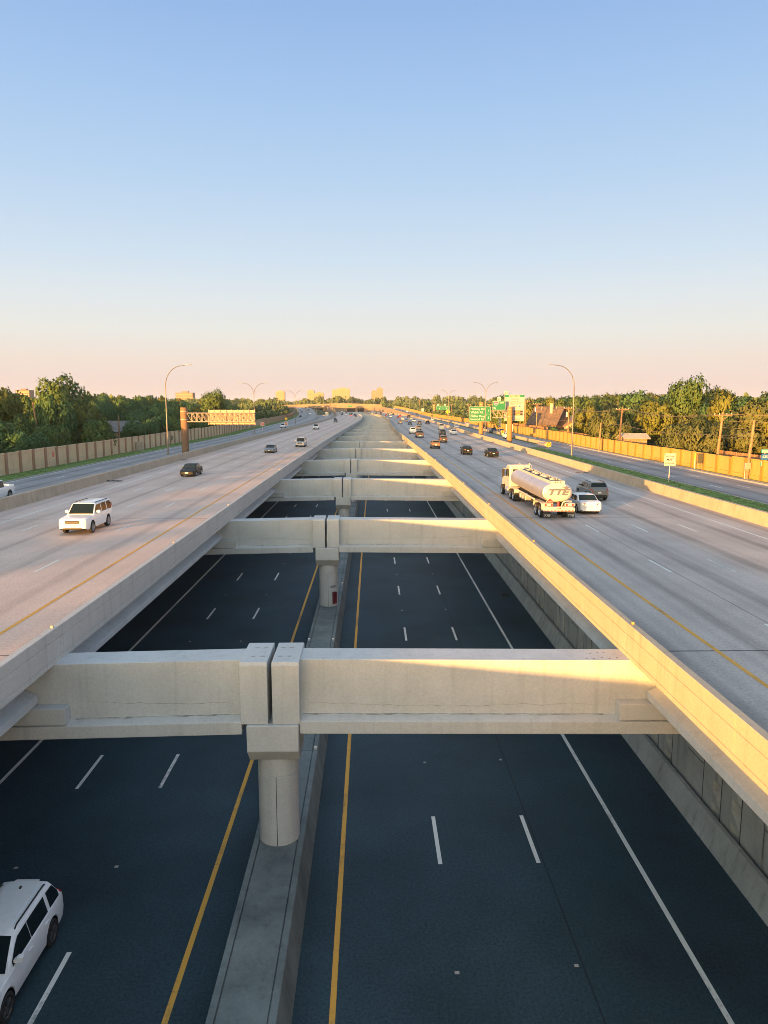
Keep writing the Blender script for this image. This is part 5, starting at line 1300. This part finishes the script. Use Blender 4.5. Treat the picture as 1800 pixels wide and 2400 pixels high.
# spill rail along the top
s = MB()
for x in (-.52,.52): s.rings([[(x-.03,y,2.60+dz),(x+.03,y,2.60+dz),(x+.03,y,2.88+dz),(x-.03,y,2.88+dz)] for y, dz in ((.62,0),(6,.02),(11.9,.08))])
s.box(-.55,.55,.56,.62,2.55,2.90); cat = s.build('spill_rail', M['twhite'], o)
s = MB(); s.rings([[(-.49,y,2.765+dz),(.49,y,2.765+dz),(.49,y,2.775+dz),(-.49,y,2.775+dz)] for y, dz in ((.7,0),(6,.02),(11.8,.08))]); s.build('catwalk', M['under'], o)
for y in (2.2,4.3,5.1,7.2,8.0,10.2):
    s = MB(); s.cyl((0,y,2.77),(0,y,2.93),.27,16); s.cyl((0,y,2.93),(0,y,2.97),.22,16); s.box(.12,.40,y-.06,y+.06,2.77,2.99); s.build('manhole', M['steel'], o, bevel=.01)
s = MB()
for x in (-.45,.45): s.tube([(x,11.1,2.86),(x,11.1,3.22),(x,11.35,3.34),(x,11.9,3.34),(x,12.1,3.2),(x,12.1,2.9)], .025, 8)
s.build('hand_rail', M['twhite'], o)
for i in range(3):
    s = MB(); s.cyl((-.2+.2*i,.54,2.80),(-.2+.2*i,.56,2.80),.045,12); s.build('marker_light', M['tailon'], cat)
# lettering on the tank head
t_ = text('TTE', .62, plain('grey_logo_paint',(0.10,0.105,0.14),0.5), o, -.05, 2.0, .36, 'lettering', shear=.28, sx=1.45, bold=.03)
t_.location = (-.05,.385,2.02); t_.rotation_euler = (R(0),0,0)
s = MB(); sw = [(-.2,.0),(.45,.10),(.52,.30),(.62,.13),(.92,.12),(.72,-.02),(.80,-.25),(.56,-.08),(.38,-.32),(.44,-.05),(.2,-.02)]
s.quad([(a,0,b) for a, b in sw]); st = s.build('star_emblem', bpy.data.materials['grey_logo_paint'], o); st.location = (.20,.375,2.36); st.scale = (.75,1,.75)
q = MB(); D_ = .30; q.prism([(0,D_),(D_,0),(0,-D_),(-D_,0)],1,-.012,.012); pl = q.build('hazard_placard', M['whitesign'], o); pl.location = (-.62,.40,1.30)
q = MB(); q.quad([(0,-.016,.26),(.26,-.016,0),(0,-.016,-.26),(-.26,-.016,0)]); rd = q.build('placard_face', M['red'], pl); text('1203', .14, M['whitesign'], rd, 0, 0, -.02, 'lettering')
q = MB(); q.cyl((0,.25,.92),(0,.25,1.28),.095,12); q.cyl((0,.25,1.28),(0,.25,1.36),.04,8); q.build('fire_extinguisher', M['red'], o, smooth=True)
q = MB(); q.tube([(.28,.3,.95),(.34,.26,1.2),(.48,.22,1.34),(.75,.22,1.36),(1.02,.24,1.34)], .075, 10); q.tube([(.45,.28,.95),(.55,.25,1.15),(.95,.25,1.18)], .05, 8); q.build('discharge_pipe', M['steel'], o, smooth=True)
# frame, rear bumper, lamps
f = MB()
for x in (-.42,.42): f.box(x-.06,x+.06,.15,11.4,1.02,1.24)
for y in (1.2,2.6,4.2,6.0,7.8,9.6): f.box(-.48,.48,y-.05,y+.05,1.06,1.2)
f.box(-.9,.9,5.2,5.3,.55,1.2); f.build('frame', M['under'], o)
q = MB(); q.prism([(-1.22,.62),(1.22,.62),(1.22,.86),(.9,.98),(-.9,.98),(-1.22,.86)],1,-.10,.12); bp = q.build('rear_bumper', M['twhite'], o, bevel=.02)
q = MB()
for i in range(9): q.quad([(-1.2+.27*i,-.104,.64),(-1.2+.27*i+.135,-.104,.64),(-1.2+.27*i+.135,-.104,.70),(-1.2+.27*i,-.104,.70)])
q.build('reflective_tape', M['red'], bp); text('4106', .15, M['red'], bp, 0, .86, -.106, 'lettering', bold=.006)
for s_ in (-1,1):
    q = MB(); q.box(s_*.45 if s_ > 0 else -1.2,1.2 if s_ > 0 else -.45,-.02,.12,1.0,1.22); lb = q.build('lamp_box', M['twhite'], o, bevel=.015)
    for x in (.58,1.05): q = MB(); q.cyl((s_*x,-.05,1.11),(s_*x,-.018,1.11),.085,14); q.build('taillight', M['tailon'], lb)
# wheels
tw, dw = wheel_mb(.50,.30); tm_ = tw.mesh('wheel',[M['tyre']],True,30)
d = MB(); n = 24
d.rings([[(x,q*math.cos(a),q*math.sin(a)) for a in [2*math.pi*k/n for k in range(n)]] for x, q in ((.13,.35),(.14,.33),(.06,.27),(.05,.16),(.13,.13),(.14,.05))], 0, True, False, True); dm_ = d.mesh('rim',[M['rim']],True,30)
def tw_(x, y, s_, dual=True):
    for dx in ((0,-.33) if dual else (0,)):
        w = bpy.data.objects.new('wheel', tm_); col.objects.link(w); w.parent = o; w.location = (s_*(x+dx), y, .50); w.rotation_euler = (0,0,0 if s_ > 0 else math.pi)
        if dx == 0: r_ = bpy.data.objects.new('rim', dm_); col.objects.link(r_); r_.parent = w
for s_ in (-1,1):
    for y in (1.15,2.4): tw_(1.08,y,s_)
    for y in (10.9,12.2): tw_(1.06,y,s_)
    tw_(1.05,16.1,s_,False)
    # trailer fender: two bumps joined
    pts = []
    for k in range(0,13): a = R(185-k*14); pts.append((1.15-.0+.62*math.cos(R(185-k*7.9)), .52+.62*math.sin(R(185-k*7.9))))
    q = MB(); arc = [(.42,.62),(.46,.88),(.62,1.08),(.85,1.16),(2.7,1.16),(2.93,1.08),(3.08,.88),(3.12,.62)]
    q.rings([[(s_*.80,y,z),(s_*1.24,y,z),(s_*1.24,y,z+.03),(s_*.80,y,z+.03)] for y, z in arc]); q.build('fender', M['twhite'], o)
    arc = [(y+9.80,z) for y, z in ((.40,.62),(.46,.92),(.62,1.08),(.85,1.14),(2.75,1.14),(2.98,1.08),(3.12,.9))]
    q = MB(); q.rings([[(s_*.78,y,z),(s_*1.22,y,z),(s_*1.22,y,z+.03),(s_*.78,y,z+.03)] for y, z in arc]); q.build('fender', M['twhite'], o)
    q = MB(); q.box(s_*.60 if s_ > 0 else -1.24,1.24 if s_ > 0 else -.60,.02,.04,.12,.62); fl = q.build('mud_flap', M['under'], o)
    text('TTE', .2, M['whitesign'], fl, s_*.92, .28, .015, 'lettering', shear=.25, sx=1.4, bold=.01)
    q = MB(); q.box(s_*.62 if s_ > 0 else -1.22,1.22 if s_ > 0 else -.62,10.14,10.16,.15,.85); q.build('mud_flap', M['under'], o)
    q = MB(); q.box(s_*.2 if s_ > 0 else -.30,.30 if s_ > 0 else -.2,5.3,5.4,.2,.6); q.build('landing_leg', M['under'], o)
    q = MB(); q.cyl((s_*.95,13.1,.72),(s_*.95,14.4,.72),.30,18); q.build('fuel_tank', M['tank'], o, smooth=True, bevel=.02)
q = MB()
for i in range(3): q.box(-1.12,-.62,6.4+i*.9,6.95+i*.9,.62,1.05)
q.build('valve_box', M['steel'], o, bevel=.02)
q = MB(); q.tube([(-1.05,3.6,1.12),(-1.05,9.4,1.16)], .08, 8); q.build('hose_tube', M['twhite'], o)
# tractor
f = MB()
for x in (-.42,.42): f.box(x-.05,x+.05,10.0,16.8,.72,.98)
f.box(-.5,.5,10.7,12.2,.98,1.08); f.build('chassis', M['under'], o)
P = [(13.15,1.0),(13.15,3.02),(13.3,3.12),(14.35,3.06),(14.85,2.86),(15.05,1.95),(15.05,.95),(14.6,.75),(13.3,.75)]
c = MB(); c.prism(P,0,-1.06,1.06); cab = c.build('cab', M['twhite'], o, bevel=.10)
hd = MB(); P = [(15.03,.80),(15.03,1.93),(16.2,1.80),(16.85,1.62),(16.98,1.3),(16.98,.75),(16.72,.62),(16.66,.85),(16.4,1.08),(16.0,1.12),(15.7,1.02),(15.5,.70),(15.3,.66)]
hd.prism(P,0,-.98,.98); hd.build('hood', M['twhite'], o, bevel=.09)
q = MB(); q.box(-.62,.62,16.985,17.02,.85,1.55); q.build('grille', M['chrome'], o); q = MB(); q.box(-1.1,1.1,16.8,17.1,.38,.70); q.build('front_bumper', M['chrome'], o, bevel=.04)
q = MB(); q.quad([(-.92,15.055,2.02),(.92,15.055,2.02),(.86,14.895,2.76),(-.86,14.895,2.76)]); q.build('windshield', M['glass'], o)
q = MB(); q.quad([(-.75,13.14,2.0),(.75,13.14,2.0),(.75,13.14,2.7),(-.75,13.14,2.7)]); q.build('rear_window', M['glass'], o)
for s_ in (-1,1):
    q = MB(); q.quad([(s_*1.066,14.0,1.95),(s_*1.066,14.88,1.95),(s_*1.066,14.72,2.66),(s_*1.066,14.0,2.70)]); q.build('side_window', M['glass'], o)
    q = MB(); q.quad([(s_*1.066,13.35,1.98),(s_*1.066,13.8,1.98),(s_*1.066,13.8,2.66),(s_*1.066,13.35,2.66)]); q.build('side_window', M['glass'], o)
    q = MB(); q.box(s_*1.30-.11,s_*1.30+.11,14.86,14.98,1.85,2.62); mr = q.build('mirror', M['under'], o, bevel=.02); q = MB(); q.tube([(s_*1.05,14.9,2.6),(s_*1.3,14.92,2.66)],.025,8); q.tube([(s_*1.05,14.9,1.8),(s_*1.3,14.92,1.82)],.025,8); q.build('mirror_arm', M['twhite'], mr)
    q = MB(); q.box(s_*1.062 if s_ > 0 else -1.075,1.075 if s_ > 0 else -1.062,14.05,14.15,1.55,1.6); q.build('door_handle', M['under'], o)
    q = MB(); q.box(s_*.72 if s_ > 0 else -.97,.97 if s_ > 0 else -.72,16.86,17.0,1.12,1.34); q.build('headlight', M['lampglass'], o, bevel=.02)
q = MB(); q.cyl((.75,13.0,1.0),(.75,13.0,3.3),.075,12); q.build('exhaust_stack', M['chrome'], o, smooth=True)

# ------------------------------------------------------------------ small things on the sunken lanes
n = 0
for X in (2.53,6.12,-9.2,-12.8):
    for k in range(1,6):
        y = (-1.2 if X > 0 else 4.0)+12.7*k+7.6+(.2 if X > 3 else 0)
        s = MB(); x = lownx(X,y); s.rings([[(x-.07,y-.06,LOW+.003),(x+.07,y-.06,LOW+.003),(x+.07,y+.06,LOW+.003),(x-.07,y+.06,LOW+.003)],[(x-.05,y-.03,LOW+.03),(x+.05,y-.03,LOW+.03),(x+.05,y+.03,LOW+.03),(x-.05,y+.03,LOW+.03)]])
        tag(s.build('road_stud', M['kerb']), 'small white road stud in a gap of the dashed lines on the sunken lanes', 'road stud', 'road studs on the sunken lanes')
for x, y, l in ((12.0,62,'drain grate in the right shoulder of the sunken lanes'),(-18.6,64,'drain grate in the dark shoulder of the sunken lanes')):
    s = MB(); s.box(x-.35,x+.35,y-.5,y+.5,LOW+.004,LOW+.02)
    for i in range(6): s.box(x-.3,x+.3,y-.42+.15*i,y-.36+.15*i,LOW+.02,LOW+.03)
    tag(s.build('drain_grate', M['under']), l, 'drain')

# scraps on the shoulders
def scrap(x, y, l, label, z=0.0, seed=1, w=.12):
    rs_ = random.Random(seed); mb = MB(); pts = []
    for i in range(7): pts.append((x+l*(i/6-.5), y+rs_.uniform(-.12,.12), z+.03+rs_.uniform(0,.10)))
    mb.rings([[(a,b-w,c),(a,b+w,c+.01),(a,b+w*.8,c+.05),(a,b-w*.8,c+.04)] for a, b, c in pts]); tag(mb.build('tyre_shred', M['under']), label, 'debris')
scrap(-29.2, 83.5, 1.7, 'black strip of shredded tyre at the foot of the shaded barrier', seed=2, w=.16)
scrap(-29.6, 116, 1.3, 'smaller black tyre scrap by the shaded barrier further along', seed=3)
scrap(27.5, 93, 1.6, 'scrap of rubber beneath the sunlit outer barrier', seed=4, w=.08)
# ================================================================== CAMERA, SUN, SKY
cam = bpy.data.cameras.new('camera'); co = bpy.data.objects.new('camera', cam); col.objects.link(co)
cam.sensor_fit = 'VERTICAL'; cam.sensor_height = 24; cam.lens = 24*1700/2400; cam.clip_end = 9000; cam.clip_start = .1
co.location = (0,0,CAMH); co.rotation_euler = (R(90-8.33), 0, R(-1.18)); sc.camera = co
AZ, EL = 34.0, 3.05
sun = bpy.data.lights.new('sun', 'SUN'); so = bpy.data.objects.new('sun', sun); col.objects.link(so)
sun.energy = 4.2; sun.angle = R(.7); sun.color = (1.0,.46,.10)
d = Vector((math.sin(R(AZ))*math.cos(R(EL)), math.cos(R(AZ))*math.cos(R(EL)), -math.sin(R(EL))))
so.rotation_euler = d.to_track_quat('-Z','Y').to_euler()
w = bpy.data.worlds.new('World'); sc.world = w; w.use_nodes = True; nt = w.node_tree
EXPO, STR = 2.25, .12
HAZE = .00007
bg = nt.nodes['Background']; bg.inputs[1].default_value = STR
sky = N(nt, 'ShaderNodeTexSky', sky_type='NISHITA')
sky.sun_disc = False; sky.sun_elevation = R(EL); sky.sun_rotation = R(180+AZ); sky.air_density = 1.0; sky.dust_density = 0.6; sky.ozone_density = 1.5
# the sky opposite the low sun: blue overhead, cream, then the pink band at the horizon
tc = N(nt, 'ShaderNodeTexCoord'); sp = N(nt, 'ShaderNodeSeparateXYZ'); L(nt, tc.outputs['Generated'], sp.inputs[0])
cr = N(nt, 'ShaderNodeValToRGB'); el = cr.color_ramp; el.interpolation = 'LINEAR'
s2l = lambda c: tuple(((v/255+.055)/1.055)**2.4 if v > 10 else v/255/12.92 for v in c)+(1,)
ZEN = 1.8   # overhead sky, out of view, brightened past nature to lift the ground light
stops = [(0.0,(231,206,199)),(.0276,(236,214,205)),(.059,(238,224,213)),(.094,(233,233,227)),(.14,(223,232,237)),(.185,(208,226,241)),(.279,(184,212,241)),(.372,(164,198,238)),(.452,(148,184,231)),(1.0,(166,176,186))]
while len(el.elements) > 1: el.elements.remove(el.elements[-1])
el.elements[0].position = stops[0][0]; el.elements[0].color = s2l(stops[0][1])
for pz, c in stops[1:]: e = el.elements.new(pz); e.color = s2l(c)
L(nt, sp.outputs[2], cr.inputs[0])
zr = N(nt, 'ShaderNodeMapRange', interpolation_type='SMOOTHSTEP', i_1=.46, i_2=.8, i_3=1.0, i_4=ZEN); L(nt, sp.outputs[2], zr.inputs[0])
zs = N(nt, 'ShaderNodeVectorMath', operation='SCALE'); L(nt, cr.outputs[0], zs.inputs[0]); L(nt, zr.outputs[0], zs.inputs['Scale'])
g1 = N(nt, 'ShaderNodeVectorMath', operation='SCALE'); g1.inputs['Scale'].default_value = 1/(STR*2**EXPO); L(nt, zs.outputs[0], g1.inputs[0])
g2 = N(nt, 'ShaderNodeVectorMath', operation='MULTIPLY'); g2.inputs[1].default_value = (2.05,1.8,1.48); L(nt, sky.outputs[0], g2.inputs[0])  # sun-side sky behind the camera, brightened and warmed as added fill
dt = N(nt, 'ShaderNodeVectorMath', operation='DOT_PRODUCT'); dt.inputs[1].default_value = (-math.sin(R(AZ)), -math.cos(R(AZ)), 0); L(nt, tc.outputs['Generated'], dt.inputs[0])
mr = N(nt, 'ShaderNodeMapRange', interpolation_type='SMOOTHSTEP', i_1=-.1, i_2=.75, i_3=0.0, i_4=1.0); L(nt, dt.outputs['Value'], mr.inputs[0])
mx = N(nt, 'ShaderNodeMix', data_type='RGBA'); L(nt, mr.outputs[0], mx.inputs['Factor']); L(nt, g1.outputs[0], mx.inputs['A']); L(nt, g2.outputs[0], mx.inputs['B'])
L(nt, mx.outputs['Result'], bg.inputs[0])
sc.view_settings.view_transform = 'Standard'; sc.view_settings.look = 'None'; sc.view_settings.gamma = 1.0; sc.view_settings.exposure = EXPO
sc.cycles.use_denoising = True
sc.cycles.pixel_filter_type = 'BLACKMAN_HARRIS'; sc.cycles.filter_width = 0.9
sc.cycles.max_bounces = 6

# evening air: one closed box round everything, the sky outside it
hz = MB(); hz.box(-3600,3600,-900,6100,-9.4,62); ho = hz.build('haze', M['under']); hm = bpy.data.materials.new('evening_air'); hm.use_nodes = True; t_ = hm.node_tree
t_.nodes.remove(t_.nodes['Principled BSDF']); v = N(t_, 'ShaderNodeVolumePrincipled'); v.inputs['Color'].default_value = (.72,.86,1.0,1); v.inputs['Density'].default_value = HAZE; v.inputs['Anisotropy'].default_value = 0.0
L(t_, v.outputs[0], t_.nodes['Material Output'].inputs['Volume']); ho.data.materials.clear(); ho.data.materials.append(hm)
tag(ho, 'thin evening haze over the freeway', 'haze', kind='stuff')
